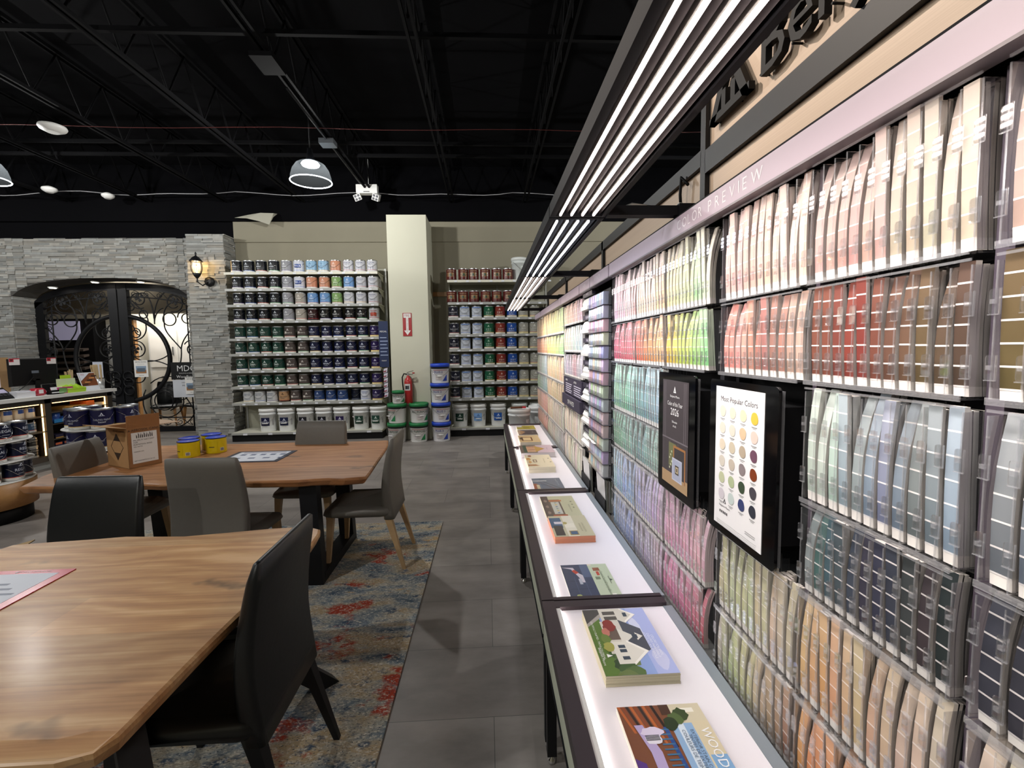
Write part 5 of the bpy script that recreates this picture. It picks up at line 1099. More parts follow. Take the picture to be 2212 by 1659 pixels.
brochure(.300, 1.637+.02, .499, 1.937, .005, '39435c', 'single green and blue brochure with cabinet photo, second desk', art_kitchen)
brochure(.313, 2.172, .512, 2.448, .034, 'bdb79a', 'thick brochure pile with orange striped edge, second desk', art_bed, edge_col='cf8a6a')
brochure(.311, 2.462, .513, 2.828, .02, 'b7b596', 'brochure pile with hardware photo cover, far end of second desk', art_hardware, edge_col='d8d4c0')
brochure(.300, 2.999, .502, 3.262, .012, '5b6676', 'blue grey brochure with bridge photo, near end of third desk', art_bridge, edge_col='c4c0bc')
brochure(.299, 3.452, .505, 3.852, .045, 'e2d6b8', 'tall cream brochure pile on the third desk', art_cream, edge_col='ece4cc')
brochure(.278, 3.935, .574, 4.245, .045, 'c4aeb8', 'pinkish porch brochure pile across the seam, third desk', art_porch, edge_col='d8d2d6')
brochure(.299, 4.362, .502, 4.705, .05, 'cbb083', 'tan brochure pile with framed picture cover, farthest desk', art_tan, edge_col='efe6d4')
brochure(.313, 4.748, .513, 5.02, .05, '4c3f40', 'dark brown brochure pile on farthest desk', art_dark, edge_col='e0d8cc')
brochure(.32, 5.105, .527, 5.34, .045, 'a99a34', 'yellow brochure pile at far end of farthest desk', art_yellow, edge_col='e0dccc')

# ================================================================== COLOUR WALL
XF, XB = .675, .775
YA, YZ = .30, 6.30
cw = MB(); cw.box(XB, YA, .50, XB+.03, YZ, 1.995, 'black'); 
bwall = cw.build('color_wall_board'); tag(bwall, 'long black backing wall that carries the color chip racks', 'display wall')
for i, y in enumerate((1.345, 2.485, 3.285, 4.098, 5.25, YZ-.01)):
    q = MB(); q.box(XB-.075, y-.012, .50, XB-.001, y+.012, 1.93, 'frame_dark'); q.box(XB-.04, y-.03, .50, XB-.0015, y-.014, 1.93, 'frame_dark'); q.build('upright', bwall)
# upper timber panels in a black frame
up = empty('sign_panel_frame', (.80, 2.6, 0), label='timber panels in black metal frame above the color wall', cat='panel')
def ub(mb, x0, y0, z0, x1, y1, z1, m): return mb.box(x0-.80, y0-2.6, z0, x1-.80, y1-2.6, z1, m)
fr = MB()
for y in (-.65, 1.615, 3.02, 4.42, 5.75): ub(fr, .755, y-.018, 1.995, .795, y+.018, 2.62 if y < 1.7 else 2.225, 'black_metal')
ub(fr, .755, -.62, 2.135, .795, 1.6, 2.212, 'black_metal'); ub(fr, .755, 1.63, 2.17, .795, 5.77, 2.225, 'black_metal'); ub(fr, .755, -.66, 2.62, .795, 1.63, 2.66, 'black_metal'); fr.build('frame', up)
for (y0, y1, z0, z1) in ((-.63, 1.597, 1.995, 2.134), (-.63, 1.597, 2.213, 2.62), (1.633, 3.002, 1.995, 2.169), (3.038, 4.402, 1.995, 2.169), (4.438, 5.732, 1.995, 2.169)):
    q = MB(); ub(q, .772, y0, z0, .785, y1, z1, 'panel_wood'); q.build('wood_panel', up)
sgn = MB(); YL = 1.545
M = wallm((.752, YL, 2.262))
def lett(mb, t, off, s): mb.text(t, s, M @ Matrix.Translation((off, 0, 0)), 'black', align='LEFT', depth=.009)
for (a, b_) in (((0, 0), (.115, .2)), ((.23, 0), (.115, .2))):
    d_ = .036 if a[0] == 0 else -.036
    pts_ = [M @ Vector((x, y, z)) for z in (-.009, .009) for x, y in ((a[0], 0), (a[0]+d_, 0), (b_[0]+d_*.15, .15), (b_[0], .2))]
    sgn.add(pts_, [(0, 1, 2, 3), (7, 6, 5, 4), (0, 4, 5, 1), (1, 5, 6, 2), (2, 6, 7, 3), (3, 7, 4, 0)], 'black')
for x0, x1_, y0, y1_ in ((.0, .23, -.0, .022), (.075, .1, .022, .075), (.13, .155, .022, .075)):
    sgn.add([M @ Vector((x, y, z)) for z in (-.009, .009) for x, y in ((x0, y0), (x1_, y0), (x1_, y1_), (x0, y1_))], [(0, 1, 2, 3), (7, 6, 5, 4), (0, 4, 5, 1), (1, 5, 6, 2), (2, 6, 7, 3), (3, 7, 4, 0)], 'black')
lg_ = sgn; sgn = MB(); lett(sgn, 'Benjamin Moore', .27, .21)
so = sgn.build('sign_lettering'); tag(so, 'large black raised letters starting Benj on the upper timber panel', 'sign')
pn_ = MB()
for i in range(9): pn_.tube([(.745, YL-.02-.13*i, 2.27), (.7715, YL-.02-.13*i, 2.27)], .003, 5, 'black')
pn_.build('standoff', so); lg_.build('emblem', so)
# header band
HZ0, HZ1 = 1.925, 1.985
segs = [(YA, 2.475, 'COLOR PREVIEW', 1.92, .045), (2.49, 2.935, 'AFFINITY', 2.84, .036), (2.945, 3.275, 'SHEEN', 3.20, .03), (3.285, 4.09, 'CLASSICS', 3.85, .03), (4.10, YZ, 'COLOR', 5.9, .03)]
for y0, y1, t, ty, s in segs:
    h_ = MB().box(.655, y0, HZ0, .67, y1-.006, HZ1, 'coated', H('c2b2c0')).box(.657, y0, HZ1, .77, y1-.006, HZ1+.006, 'frame_dark').box(.654, y0, HZ0-.006, .69, y1-.006, HZ0-.0005, 'coated', H('8b8389')).build('header_band'); tag(h_, 'mauve header strip reading %s above the color wall' % t if t != 'COLOR' else 'mauve header strip at the far end of the color wall', 'sign')
    if t == 'COLOR PREVIEW':
        p = MB(); M = wallm((.6545, 1.585, HZ0+.014)); x = 0
        for ch in 'COLOR PREVIEW':
            if ch != ' ': p.text(ch, .046, M @ Matrix.Translation((x, 0, 0)), 'print', H('f4f0f6'), 'LEFT'); x += {'I': .020, 'L': .033, 'W': .05}.get(ch, .041)
            else: x += .024
    else:
        p = MB().text(t, s, wallm((.6545, ty-.1, HZ0+.018)), 'print', H('e8e2e8'))
    p.build('lettering', h_)

# chip racks ------------------------------------------------------------
def hsv(h, s, v):
    import colorsys
    return lin(colorsys.hsv_to_rgb(h % 1, max(0, min(1, s)), max(0, min(1, v))))
STACKS = []
def ramp_cols(stops, n):
    out = []
    for i in range(n):
        t = (i/(max(1, n-1)))*(len(stops)-1); k = min(int(t), len(stops)-2) if len(stops) > 1 else 0
        a, b = H(stops[k]), H(stops[min(k+1, len(stops)-1)]); out.append(mix(a, b, t-k))
    return out
def cname(c):
    import colorsys
    s = [x**(1/2.2) for x in c]; h, sa, v = colorsys.rgb_to_hsv(*s)
    if sa < .09: return 'white' if v > .85 else ('light grey' if v > .62 else ('grey' if v > .35 else 'charcoal'))
    hd = h*360; tone = 'pale ' if (v > .75 and sa < .3) else ('dark ' if v < .42 else '')
    n = 'red' if hd < 12 else 'orange' if hd < 32 else 'tan' if hd < 48 and sa < .45 else 'golden' if hd < 48 else 'yellow' if hd < 66 else 'lime green' if hd < 95 else 'green' if hd < 160 else 'teal' if hd < 195 else 'blue' if hd < 250 else 'violet' if hd < 300 else 'pink' if hd < 345 else 'red'
    if n in ('red', 'orange') and v < .55: n = 'brown'
    if n == 'red' and sa < .35: n = 'pink'
    if n == 'orange' and sa < .35: n = 'peach'
    if n == 'yellow' and (v < .55): n = 'olive'
    if n == 'tan' and sa < .18: n = 'beige'
    return (tone+n).replace('dark brown', 'dark brown')
def chip_mesh(mb, y, z0, hgt, wd, th, base, light, lean, nb=6, seed=0, x0=XF+.012, sheets=4):
    rn = random.Random(seed); ns = nb+1
    zs = [0, .075]+[.075+.925*(k+1)/nb for k in range(nb)]
    for s in range(sheets):
        ln = lean*(1+.25*s/sheets)+rn.uniform(-.004, .004); xo = x0+th*s/sheets; xt = th/sheets*.9; dy = rn.uniform(-.0015, .0015); hh = hgt*(1-rn.uniform(0, .035)*(s > 0))
        def pt(t): return xo-.005*math.sin(t*PI*.9)+ln*t*t*t
        prev = None
        cols = [H('e9e4de')]+[mix(base, light, .12+.88*k/(nb-1)) for k in range(nb)]
        for k in range(ns):
            za, zb = zs[k], zs[k+1]; xa, xb = pt(za), pt(zb); A, B = z0+za*hh, z0+zb*hh
            y0, y1 = y-wd/2+dy, y+wd/2+dy; c = cols[k]; side = mix(c, H('f0e8e0'), .6); gap = .0014 if k > 0 and s == 0 else 0
            v = [(xa, y0, A), (xa, y1, A), (xb, y1, B), (xb, y0, B), (xa+xt, y0, A), (xa+xt, y1, A), (xb+xt, y1, B), (xb+xt, y0, B)]
            if s == 0: mb.add(v[:4], [(1, 0, 3, 2)], 'card', c)
            mb.add([v[0], v[3], v[7], v[4]], [(0, 3, 2, 1)], 'card', side); mb.add([v[1], v[2], v[6], v[5]], [(0, 1, 2, 3)], 'card', side)
            if gap: mb.add([(xa-.0003, y0, A-gap), (xa-.0003, y1, A-gap), (xa-.0003, y1, A+gap), (xa-.0003, y0, A+gap)], [(1, 0, 3, 2)], 'card', mix(c, H('fff8f4'), .6))
            if k == ns-1: mb.add([v[3], v[2], v[6], v[7]], [(0, 1, 2, 3)], 'card', H('e6ddd4'))
        if s == 0: mb.box(x0-.0004+.002, y-wd*.3, z0+.012, x0-.0002+.002, y+wd*.3, z0+.02, 'card', H('9a8f94'))
_rackn = 0
def rack(yl, yr, z0, z1, n, stops, sect, row, light='f0e6e0', lightmix=.35, simple_=False, th=.026, x0=XF, label=None, taper=1.):
    # yl = far (left) end, yr = near (right) end
    global _rackn; _rackn += 1
    r = empty('chip_rack', (x0, (yl+yr)/2, z0), label=label or 'clear acrylic chip rack, %s row, %s' % (row, sect), cat='chip rack', group=None)
    cy_ = (yl+yr)/2; hgt = z1-z0; w_ = (yl-yr)/n
    lg = MB(); lg.box(-.006, yr-cy_, -.004, XB-x0-.002, yl-cy_, -.002, 'acrylic'); lg.box(-.008, yr-cy_, -.006, -.006, yl-cy_, .004, 'acrylic_edge'); lg.build('ledge', r)
    tp = MB(); tp.box(-.004, yr-cy_, hgt-.009, -.0015, yl-cy_, hgt-.005, 'acrylic_edge'); tp.build('top_rail', r)
    dv = MB(); dv.box(.0, -.0011, .001, XB-x0-.003, .0011, hgt-.014, 'acrylic'); dv.box(-.0015, -.0009, .001, 0, .0009, hgt-.014, 'acrylic_edge'); dme = dv.mesh('divider')
    tms = []
    for zz in (.22, .66):
        tb = MB()
        q = rrect(.013, .034 if not simple_ else .03, .004, 2)
        tb.loft([[(-.0035, y, z+hgt*zz) for y, z in q], [(-.0018, y, z+hgt*zz) for y, z in q]], 'acrylic_edge' if simple_ else 'acrylic', sm=False)
        tb.box(-.004, -.0075, hgt*zz-.017, -.0015, -.0065, hgt*zz+.017, 'acrylic_edge'); tb.box(-.004, -.007, hgt*zz-.018, -.0015, .007, hgt*zz-.0165, 'acrylic_edge')
        tb.box(-.006, -.003, hgt*zz-.003, -.0015, .003, hgt*zz+.003, 'acrylic_edge'); tms.append(tb.mesh('retaining_tab'))
    step = 1 if not simple_ else 2
    for i in range(0, n+1, step):
        o = bpy.data.objects.new('divider', dme); COL.objects.link(o); o.parent = r; o.location = (0, yl-w_*i-cy_, 0)
        if not simple_:
            for tme in tms: t = bpy.data.objects.new('retaining_tab', tme); COL.objects.link(t); t.parent = o
    cols = ramp_cols(stops, n)
    for i in range(n):
        rn = random.Random(_rackn*100+i); c = cols[i]; c = tuple(max(0.002, v*rn.uniform(.88, 1.1)) for v in c)
        y = yl-w_*(i+.5); STACKS.append((y, z0, hgt, w_, c, mix(c, H(light), 1-lightmix), sect, row, i, rn.random(), th, x0, label is not None or simple_))
    return r
RZ = [(1.676, 1.918), (1.470, 1.670), (1.217, 1.463), (1.016, 1.211), (.772, 1.010), (.566, .767)]
RN = ['top', 'second', 'third', 'fourth', 'fifth', 'bottom']
S1, S2, S3 = 'left third of rainbow section', 'middle third of rainbow section', 'right third of rainbow section'
C3, C2, C1 = (2.465, 2.11), (2.095, 1.757), (1.74, 1.395)
cdef = [(C3, 11, S1, ['e9a6b4', 'eaa2a8', 'eca898']), (C2, 11, S2, ['f0bda0', 'eec0a0', 'edbf8a']), (C1, 12, S3, ['f0dd9a', 'eee0a0', 'dfe6a0', '9fd690', 'c8ddc0'])]
for (yl, yr), n, s, st_ in cdef: rack(yl, yr, *RZ[0], n, st_, s, RN[0])
for (yl, yr), n, s, st_ in [(C3, 11, S1, ['c43a5a', 'd04656', 'd85e64']), (C2, 11, S2, ['e0503a', 'e2743e', 'e0924e', 'd8a878']), (C1, 12, S3, ['e6b42a', 'dcc84a', 'b8d04c', '9ccc6a', '7cc47a'])]: rack(yl, yr, *RZ[1], n, st_, s, RN[1], lightmix=.75)
for (yl, yr), n, s, st_ in [(C3, 11, S1, ['8cbf9a', '6fb088', '8fbcae']), (C2, 12, S2, ['6fa4a0', '7fa8b0', 'a3b6c0'])]: rack(yl, yr, *RZ[2], n, st_, s, RN[2], light='e6f0ee', lightmix=.6)
for (yl, yr), n, s, st_ in [(C3, 11, S1, ['5f9a6c', '7fae94', '8cb4a8']), (C2, 12, S2, ['6b9c98', '8aaeaa', 'a4b8b0'])]: rack(yl, yr, *RZ[3], n, st_, s, RN[3], light='dfeae6', lightmix=.7)
for (yl, yr), n, s, st_ in [(C3, 11, S1, ['9cc8dc', '8fb0dc', '7f9cd0']), (C2, 11, S2, ['9aa2d2', 'b2a4cc', 'c8a2c4']), (C1, 12, S3, ['dba2c0', 'd98ab0', 'dc9cb4', 'e0a4ac'])]: rack(yl, yr, *RZ[4], n, st_, s, RN[4], light='eceaf4', lightmix=.6)
for (yl, yr), n, s, st_ in [(C3, 11, S1, ['7fa2c0', '8a9cc4', '6c80b8']), (C2, 11, S2, ['8c86a8', 'a092a8', 'b890a8']), (C1, 12, S3, ['d4608e', 'd8709a', 'd06488', 'c8485e'])]: rack(yl, yr, *RZ[5], n, st_, s, RN[5], light='e6e2ee', lightmix=.7)
D1, D2, D3 = (1.308, .965), (.945, .618), (.585, .40)
T1, T2, T3 = 'narrow neutral column above and below the swatch poster', 'large neutral section right of swatch poster', 'section cut by right photo edge'
T1 = 'neutral column at the swatch poster'
for (yl, yr), n, s, st_ in [(D1, 11, T1, ['e2a89c', 'cf9a8c', 'd8b4a4', 'd4b4a4']), (D2, 11, T2, ['b89488', 'a8786c', 'a8867c', 'a89888', 'b8a090']), (D3, 5, T3, ['a08274', '8c7a6c'])]: rack(yl, yr, *RZ[0], n, st_, s, RN[0], light='ece0da', lightmix=.5, th=.036)
for (yl, yr), n, s, st_ in [(D1, 11, T1, ['d07a74', 'd68f84', '9c6a5c', '8a5c4e', 'b89488']), (D2, 11, T2, ['6a3c2e', '6e3026', '74281e', '5a3a2a', '4e4028', '3e2c1e']), (D3, 5, T3, ['4e4020', '40341e'])]: rack(yl, yr, *RZ[1], n, st_, s, RN[1], light='8a5a48' if s != T1 else 'd8b0a4', lightmix=.85, th=.036)
for (yl, yr), n, s, st_ in [(D2, 11, T2, ['a8b8b0', 'a8c4b8', '8898a0', '707c84', '6a7488', '5c6a74', '485058', '7c8c96']), (D3, 5, T3, ['5a5c68', '4c4e5c'])]: rack(yl, yr, *RZ[2], n, st_, s, RN[2], light='dcdedc', lightmix=.75, th=.036)
for (yl, yr), n, s, st_ in [(D2, 11, T2, ['7c8c88', '2c5a58', '4c5460', '3a3e4c', '2c2c38', '2a2e46', '2c343c', '3a3030', '12201e']), (D3, 5, T3, ['2a2e34', '1c2428'])]: rack(yl, yr, *RZ[3], n, st_, s, RN[3], light='4c5058', lightmix=.9, th=.036)
for (yl, yr), n, s, st_ in [(D1, 11, T1, ['b0ab92', 'bcc49a', 'b4b488', 'c4b8a0', 'b4a490']), (D2, 11, T2, ['c8a070', 'cc8e54', 'c8a478', 'bc9a7c', 'c4a890', 'c8b0a4']), (D3, 5, T3, ['c8b0a8', 'c4a8a0'])]: rack(yl, yr, *RZ[4], n, st_, s, RN[4], light='dcd2b8', lightmix=.6, th=.036)
for (yl, yr), n, s, st_ in [(D1, 11, T1, ['b8b6a8', 'b4bc88', 'c4cc98', 'c4b494', 'a8906c', '8c5c48']), (D2, 11, T2, ['d08a4c', 'd4743c', 'd88a50', 'd09a70', 'c8a080']), (D3, 5, T3, ['c89a7c', 'c4a08c'])]: rack(yl, yr, *RZ[5], n, st_, s, RN[5], light='dccfb4', lightmix=.65, th=.036)
NSTK = len(STACKS)
# the neutral stripes and tall white pieces further along
A1a, A1b, A2_ = (6.28, 5.27), (5.24, 4.115), (4.08, 3.30)
LA = 'far end of color wall'; LB = 'second block from far end'; LC = 'off-white column'
for zz, row, sa, sb in ((RZ[0], 0, ['e8c8a0', 'ecc890'], ['ecd498', 'dcd890', 'b8d898']), (RZ[1], 1, ['e09070', 'e0a070'], ['e0c070', 'c8cc78', '9cc88c']), (RZ[2], 2, ['c4c8a8', 'a8c0c8'], ['e8cca4', 'e4c8a4']), (RZ[3], 3, ['a0b890', '88a8b4'], ['dcc498', 'c8b088']), (RZ[4], 4, ['e4b898', 'dc8c84'], ['dcc4a0', 'c0bcb4']), (RZ[5], 5, ['dca888', 'd88c7c'], ['c8bc98', 'a8a8b0'])):
    rack(*A1a, *zz, 16, sa, LA, RN[row], simple_=True, lightmix=.8); rack(*A1b, *zz, 18, sb, LB, RN[row], simple_=True, lightmix=.8)
for (z0, z1), st_, nm in (((1.73, 1.90), ['d8c0a0', 'cc9c94', 'b8a0a8'], 'top'), ((1.51, 1.715), ['c8b8a0', 'a8b4b0', 'a8c0c4'], 'second'), ((1.31, 1.495), ['b8b4bc', 'a8a8b4', 'b88c98', 'a8b0b8'], 'third'), ((.82, 1.045), ['e8dcc8', 'ded4c4', 'e4dac8'], 'fourth'), ((.575, .805), ['ece2d0', 'e6dccc', 'e2d8ca'], 'bottom')):
    rack(*A2_, z0, z1, 13, st_, LC, nm, simple_=True, lightmix=.85)
mbs = MB()
order = sorted(range(NSTK), key=lambda i: STACKS[i][0])[:299]; keep = set(order)
for i, (y, z0, hgt, w_, c, l, sect, row, k, rv, th, x0, _) in enumerate(STACKS):
    rn = random.Random(i); lean = rn.choice([-.006, -.002, .006, .012, .022]); wd = w_*.74; hh = hgt*rn.uniform(.945, .99); thk = th*rn.uniform(.55, 1.25)
    if i in keep:
        m_ = MB(); chip_mesh(m_, 0, 0, hh, wd, thk, c, l, lean, seed=i, x0=.010); o = m_.build('paint_chip_stack', loc=(x0, y, z0+.0005))
        tag(o, '%s chips, %s pocket from left, %s row, %s' % (cname(mix(c, l, .4)), ORD[k], row, sect), 'paint chips', 'paint chip stacks on the color wall')
    else: chip_mesh(mbs, y, z0+.0005, hh, wd*(.95 if i < NSTK else 1.02), thk, c, l, lean*.6, seed=i, nb=5, x0=x0+.010, sheets=2)
o = mbs.build('paint_chip_stacks'); tag(o, 'remaining small paint chip stacks filling the far racks of the color wall', 'paint chips', kind='stuff')

# purple-grey filler strips between near rack sections
for y0, y1, l in ((.948, .960, 'narrow dark plum filler strip left of the large neutral section'), (.588, .612, 'dark plum filler strip at the right edge of photo')):
    tag(MB().box(.70, y0, .57, .72, y1, 1.915, 'coated', H('4c434e')).build('filler_strip'), l, 'strip')

# posters in black glossy holders
def holder(y0, y1, z0, z1, label):
    cy_ = (y0+y1)/2; r = empty('poster_holder', (.655, cy_, z0), label=label, cat='poster'); a, b, h_ = y0-cy_, y1-cy_, z1-z0
    q = rrect(y1-y0, h_, .012, 4, 0, h_/2); MB().loft([[(.0, y, z) for y, z in q], [(.008, y, z) for y, z in q]], 'gloss_black', sm=False).build('frame', r)
    MB().box(.0085, a+.004, .01, .018, b-.004, h_-.01, 'acrylic_edge').build('acrylic_back', r)
    MB().box(.02, a+.03, .05, .115, b-.03, h_-.05, 'black').build('mount', r); return r, a, b, h_
r, a, b, h_ = holder(1.005, 1.325, 1.018, 1.452, 'Most Popular Colors swatch poster in glossy black holder')
p = MB(); p.box(-.0015, a+.05, .022, -.0003, b-.038, h_-.018, 'print', H('eceaea')); yc = (a+.05+b-.038)/2; W_ = (b-.038)-(a+.05)
p.text('Most Popular Colors', .021, wallm((-.002, yc, h_-.058)), 'print', H('3c3a3c'))
sw = 'e6dfc8 e6dcc4 e4d8b8 e0bc4c e2dccc dcd8c8 e2bf9c e4c8bc dfd2bc d0c4ac b4a590 6e4c5e d4ccbe c4b8a8 8a7f80 7c3a1c c0c4a0 b0bc94 3c4c38 47434a cfc8ce c4d0cc 35406e 2e323e'.split()
for i, cc in enumerate(sw):
    rw, cl = divmod(i, 4); y = (b-.038)-W_*(.17+.22*cl); z = h_-.085-.047*rw; rn = random.Random(i); e = .3*(rn.random()-.5)
    pt = [(-.0021, y-.0155*math.cos(t)*(1+.06*math.sin(3*t+i)), z+.0165*math.sin(t)*(1+.05*math.cos(2*t+e))) for t in [2*PI*k/20 for k in range(20)]]
    p.add([(x+.0002, y_-.0005, z_-.001) for x, y_, z_ in pt], [tuple(range(20))], 'print', H('8f8a86')); p.add(pt, [tuple(range(20))], 'gloss_print', H(cc))
    p.box(-.0022, y-.012, z-.0228, -.002, y+.012, z-.0212, 'print', H('8a8888')); p.box(-.0022, y-.007, z-.0262, -.002, y+.007, z-.025, 'print', H('9a9898'))
yy = (b-.038)-W_*.25; p.text('Benjamin Moore', .0085, wallm((-.002, yy, .078)), 'print', H('2c2a2c')); p.add([(-.002, yy+.008, .09), (-.002, yy-.008, .09), (-.002, yy, .105)], [(0, 1, 2)], 'print', H('2c2a2c')); p.add([(-.0022, yy+.003, .0915), (-.0022, yy-.003, .0915), (-.0022, yy, .098)], [(0, 1, 2)], 'print', H('eceaea'))
for k in range(5): p.box(-.0022, yy+.02-.009*k, .060, -.002, yy+.026-.009*k, .067, 'print', H('4a484a'))
for k in range(2): p.box(-.0022, a+.075, .052-.005*k, -.002, a+.12, .0535-.005*k, 'print', H('9a9898'))
for k in range(3): p.box(-.0022, a+.07, .035-.005*k, -.002, b-.055, .0358-.005*k, 'print', H('bdbbbb'))
p.build('poster_sheet', r)
r, a, b, h_ = holder(1.425, 1.735, 1.018, 1.452, 'dark Color of the Year 2026 poster in glossy black holder')
p = MB(); ya, yb = a+.045, b-.045; p.box(-.0015, ya, .03, -.0003, yb, h_-.025, 'print', H('40393c')); yc = (ya+yb)/2; W_ = yb-ya
def pr(u0, z0_, u1, z1_, c): p.box(-.0016-pr.k, yb-W_*u0, z0_, -.0014-pr.k, yb-W_*u1, z1_, 'print', H(c)); pr.k += .00002
pr.k = 0
for u in (.06, .12, .84, .9): pr(u, .2, u+.012, h_-.03, '6c6468')
pr(0, .195, 1, .2, '6c6468')
for u in (.05, .3, .33, .62, .66, .95): pr(u, .08, u+.012, .19, '5c5458')
pr(0, .03, 1, .075, 'a88a66'); pr(.28, .10, .58, .185, '6a6c48'); pr(.46, .07, .5, .18, '9c6a3c'); pr(.46, .172, .92, .18, '9c6a3c'); pr(.88, .06, .92, .18, '9c6a3c'); pr(.5, .07, .88, .172, '383436')
pr(.42, .055, .8, .135, 'b9bccb'); pr(.45, .06, .77, .13, 'a3a8bc'); pr(.54, .08, .68, .112, '3c3428'); pr(.56, .085, .66, .107, 'b8a888'); pr(.59, .09, .63, .102, '4a4234')
for i in range(6): pr(.3+.04*(i % 3), .09+.012*i, .34+.04*(i % 3), .097+.012*i, 'b8bc98')
M_ = lambda z: wallm((-.0023, yc, z))
p.text('Benjamin Moore', .012, M_(h_-.085), 'print', WHT); p.add([(-.0023, yc+.011, h_-.068), (-.0023, yc-.011, h_-.068), (-.0023, yc, h_-.045)], [(0, 1, 2)], 'print', WHT); p.add([(-.0025, yc+.004, h_-.065), (-.0025, yc-.004, h_-.065), (-.0025, yc, h_-.055)], [(0, 1, 2)], 'print', H('40393c'))
p.text('Color of the Year', .021, M_(h_-.115), 'print', WHT, wide=.85); p.text('2026', .036, M_(h_-.148), 'print', WHT); p.text('Silhouette', .011, M_(h_-.175), 'print', WHT); p.text('AF-655', .01, M_(h_-.19), 'print', WHT)
p.build('poster_sheet', r)

# protruding tower of narrow sample strips
tw = empty('sample_tower', (.665, 2.75, .80), label='tall protruding acrylic tower of small affinity chips', cat='chip rack')
MB().box(.03, -.17, -.02, .105, .185, 1.08, 'black').build('core', tw)
for k in range(14):
    z = k*.0755; t = MB(); t.box(-.022, -.19, z, .028, .19, z+.002, 'coated', H('4a4656')); t.box(-.024, -.19, z, -.022, .19, z+.03, 'acrylic'); t.box(-.022, -.192, z, .028, -.19, z+.07, 'acrylic_edge'); t.build('tier', tw)
    cs = ramp_cols([['dcccc0', 'b4c0cc', 'd0c0c8'], ['ccc0cc', 'c0c8d4', 'a8a8c4'], ['dcd0bc', 'b8bca8', 'c0c8d0'], ['d4b8b0', 'c49ca4', 'bcb4cc']][k % 4], 7)
    for j in range(7):
        y = .163-.054*j; rn = random.Random(k*9+j); c = tuple(v*rn.uniform(.8, 1.15) for v in cs[(j*3+k) % 7]); m_ = MB(); m_.obox((-.018, y-.023, z+.004), (0, .046, 0), (.003, 0, .0695), (.03, 0, 0), 'card', c); o = m_.build('chip_bundle', tw)
# sheen samples
sh = empty('sheen_display', (.70, 3.115, .60), label='black column of glossy sheen sample mouldings with dark name labels', cat='display')
MB().box(.0, -.155, .20, .02, .155, 1.31, 'black').build('panel', sh)
for k, t in enumerate(('HIGH GLOSS', 'SEMI-GLOSS', 'SATIN', 'SOFT GLOSS', 'PEARL', 'EGGSHELL', 'MATTE')):
    z = .26+.155*k; g = MB(); pf = [(-.004, .0), (-.036, .008), (-.04, .026), (-.022, .042), (-.026, .058), (-.014, .082), (-.004, .09)]
    g.loft([[(x, y, z+zz) for x, zz in pf]+[(.0-.0005, y, z+.09), (-.0005, y, z)] for y in (-.14, .14)], 'white_plastic', sm=False); o = g.build('moulding_sample', sh)
    l = MB().box(-.022, -.14, z+.098, -.0005, .14, z+.13, 'coated', H('2e2a38')); lo_ = l.build('name_label', sh); MB().text(t, .022, wallm((-.0225, 0, z+.106)), 'print', H('c8c4d0')).build('lettering', lo_)
# leaflet pockets below
for (yy, n_, l) in ((3.13, 3, 'slanted black pocket of white leaflets below the sheen samples'), (2.72, 8, 'slanted black pocket of mixed leaflets below the small chip tower')):
    r = empty('leaflet_pocket', (.70, yy, .57), label=l, cat='leaflet holder')
    MB().box(.0, -.13, 0, .06, .13, .005, 'black').box(-.035, -.13, 0, -.03, .13, .09, 'black').box(-.03, .125, 0, .06, .13, .16, 'black').build('tray', r)
    for i in range(n_): MB().obox((-.022+.007*i, -.11, .006), (0, .20+.002*i, 0), (-.012+.003*i, 0, .20-.004*i), (.0015, 0, 0), 'gloss_print', H(['e2e0de', 'd8dcd4', 'c9c4b8', 'e6e4e2', 'b8c0b4', 'e0dcd4', '8c98a0', 'dcdad6'][i % 8])).build('leaflet', r)
# information panel
ip = tag(MB().box(.676, 3.30, 1.16, .70, 4.08, 1.295, 'coated', H('3c3648')).build('information_panel'), 'dark panel listing interior and exterior collections in small white text', 'panel')
p = MB(); M = wallm
for c_, (t, y) in enumerate((('INTERIOR', 3.97), ('EXTERIOR', 3.60))):
    p.text(t, .022, M((.675, y, 1.265)), 'print', WHT, 'LEFT')
    for i in range(5): p.box(.6745, y-.28+.02*(i % 3), 1.24-.017*i, .6755, y, 1.247-.017*i, 'print', H('b8b4c4'))
p.build('lettering', ip)
ow = tag(MB().box(.66, 3.30, 1.06, .70, 4.08, 1.15, 'coated', H('3c3648')).build('off_white_label'), 'dark label reading OFF WHITES on the color wall', 'sign')
MB().text('OFF WHITES', .05, M((.659, 3.66, 1.085)), 'print', WHT).build('lettering', ow)

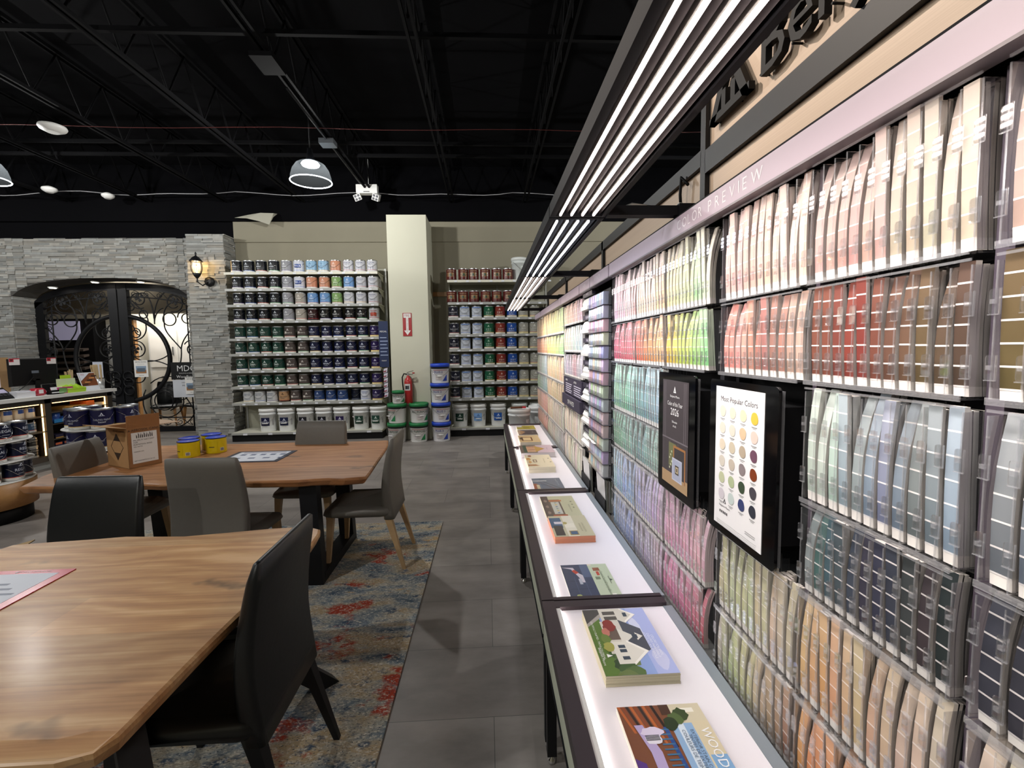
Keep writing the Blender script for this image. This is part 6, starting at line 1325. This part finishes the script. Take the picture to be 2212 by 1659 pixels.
# ================================================================== OVERHEAD LED LIGHT BAR
LZ = 2.0
for i in range(4):
    y0, y1 = YS[i]+.006-(.3 if i == 0 else 0), YS[i+1]-.006; cy_ = (y0+y1)/2
    r = empty('led_light_bar', (.32, cy_, LZ), label=['nearest', 'second nearest', 'third', 'farthest'][i]+' four-strip LED light bar section over the display desks', cat='light', group='LED light bar sections')
    f_ = MB(); L = (y1-y0)/2
    f_.box(-.095, -L, .0, -.075, L, .035, 'frame_dark'); f_.box(.085, -L, .0, .10, L, .035, 'frame_dark'); f_.box(-.075, L-.015, .0, .085, L, .03, 'frame_dark'); f_.box(-.075, -L, .0, .085, -L+.015, .03, 'frame_dark'); f_.box(-.095, -L, .035, .10, L, .042, 'frame_dark'); f_.build('frame', r)
    rf = MB()
    for k in range(4):
        x = -.062+.038*k; prof = [(-.013, .005), (-.008, .02), (-.002, .027), (.010, .027), (.018, .018), (.024, .004)]
        rf.loft([[(x+a_, y, z) for a_, z in prof]+[(x+.024, y, .033), (x-.013, y, .033)] for y in (-L+.02, L-.02)], 'reflector' if i != 1 else 'frame_dark', sm=False)
    rf.build('reflector', r)
    for k in range(4):
        x = -.062+.038*k; s = MB(); n = int((y1-y0-.06)/.022)
        s.box(x-.0035, -L+.03, .002, x+.0035, L-.03, .026, 'white_plastic')
        s.box(x-.003, -L+.03, -.004, x+.003, L-.03, .002, 'led' if i != 1 else 'led_cool'); so_ = s.build('led_strip', r)
        al = area_lamp('led_strip_light', (x, 0, -.0046), .006, 2*L-.06, STRIP_WATTS*2*L/1.33, (1, .93, .9) if i != 1 else (.93, .94, 1), rot=(0, math.radians(-34), 0), parent=r); al.data.spread = math.radians(92)
    ar = MB(); ar.box(.1005, L-.045, -.004, .345 if i > 0 else .35, L-.003, .028, 'frame_dark'); ar.build('support_arm', r)
    ar = MB(); ar.box(.345, L-.05, -.012, .432, L-.0, .034, 'frame_dark'); ar.build('bracket', r)
c = MB().tube([(.47, 1.655, 2.03), (.52, 1.655, 2.05), (.60, 1.655, 2.04), (.70, 1.65, 2.04), (.745, 1.70, 2.045)], .005, 6, 'galv').build('power_cable'); tag(c, 'silver braided power cable on the nearest light bar arm', 'cable')
c = MB().tube([(.75, 1.72, 2.14), (.742, 1.76, 2.18), (.742, 1.77, 2.12), (.745, 1.77, 2.08)], .006, 6, 'black').loft([[(.735, 1.76, 2.02), (.752, 1.76, 2.02), (.752, 1.79, 2.02), (.735, 1.79, 2.02)], [(.733, 1.755, 2.06), (.754, 1.755, 2.06), (.754, 1.795, 2.06), (.733, 1.795, 2.06)], [(.738, 1.765, 2.09), (.75, 1.765, 2.09), (.75, 1.785, 2.09), (.738, 1.785, 2.09)]], 'shelf_metal', sm=False).build('power_connector'); tag(c, 'black cord ending in a taped grey connector on the timber panel', 'cable')
c = MB().tube([(.5, 3.0, 2.03), (.6, 3.0, 2.02), (.68, 2.97, 1.99), (.70, 2.9, 1.996)], .003, 5, 'black').build('power_cable'); tag(c, 'thin black wire from second light bar arm to the header', 'cable')
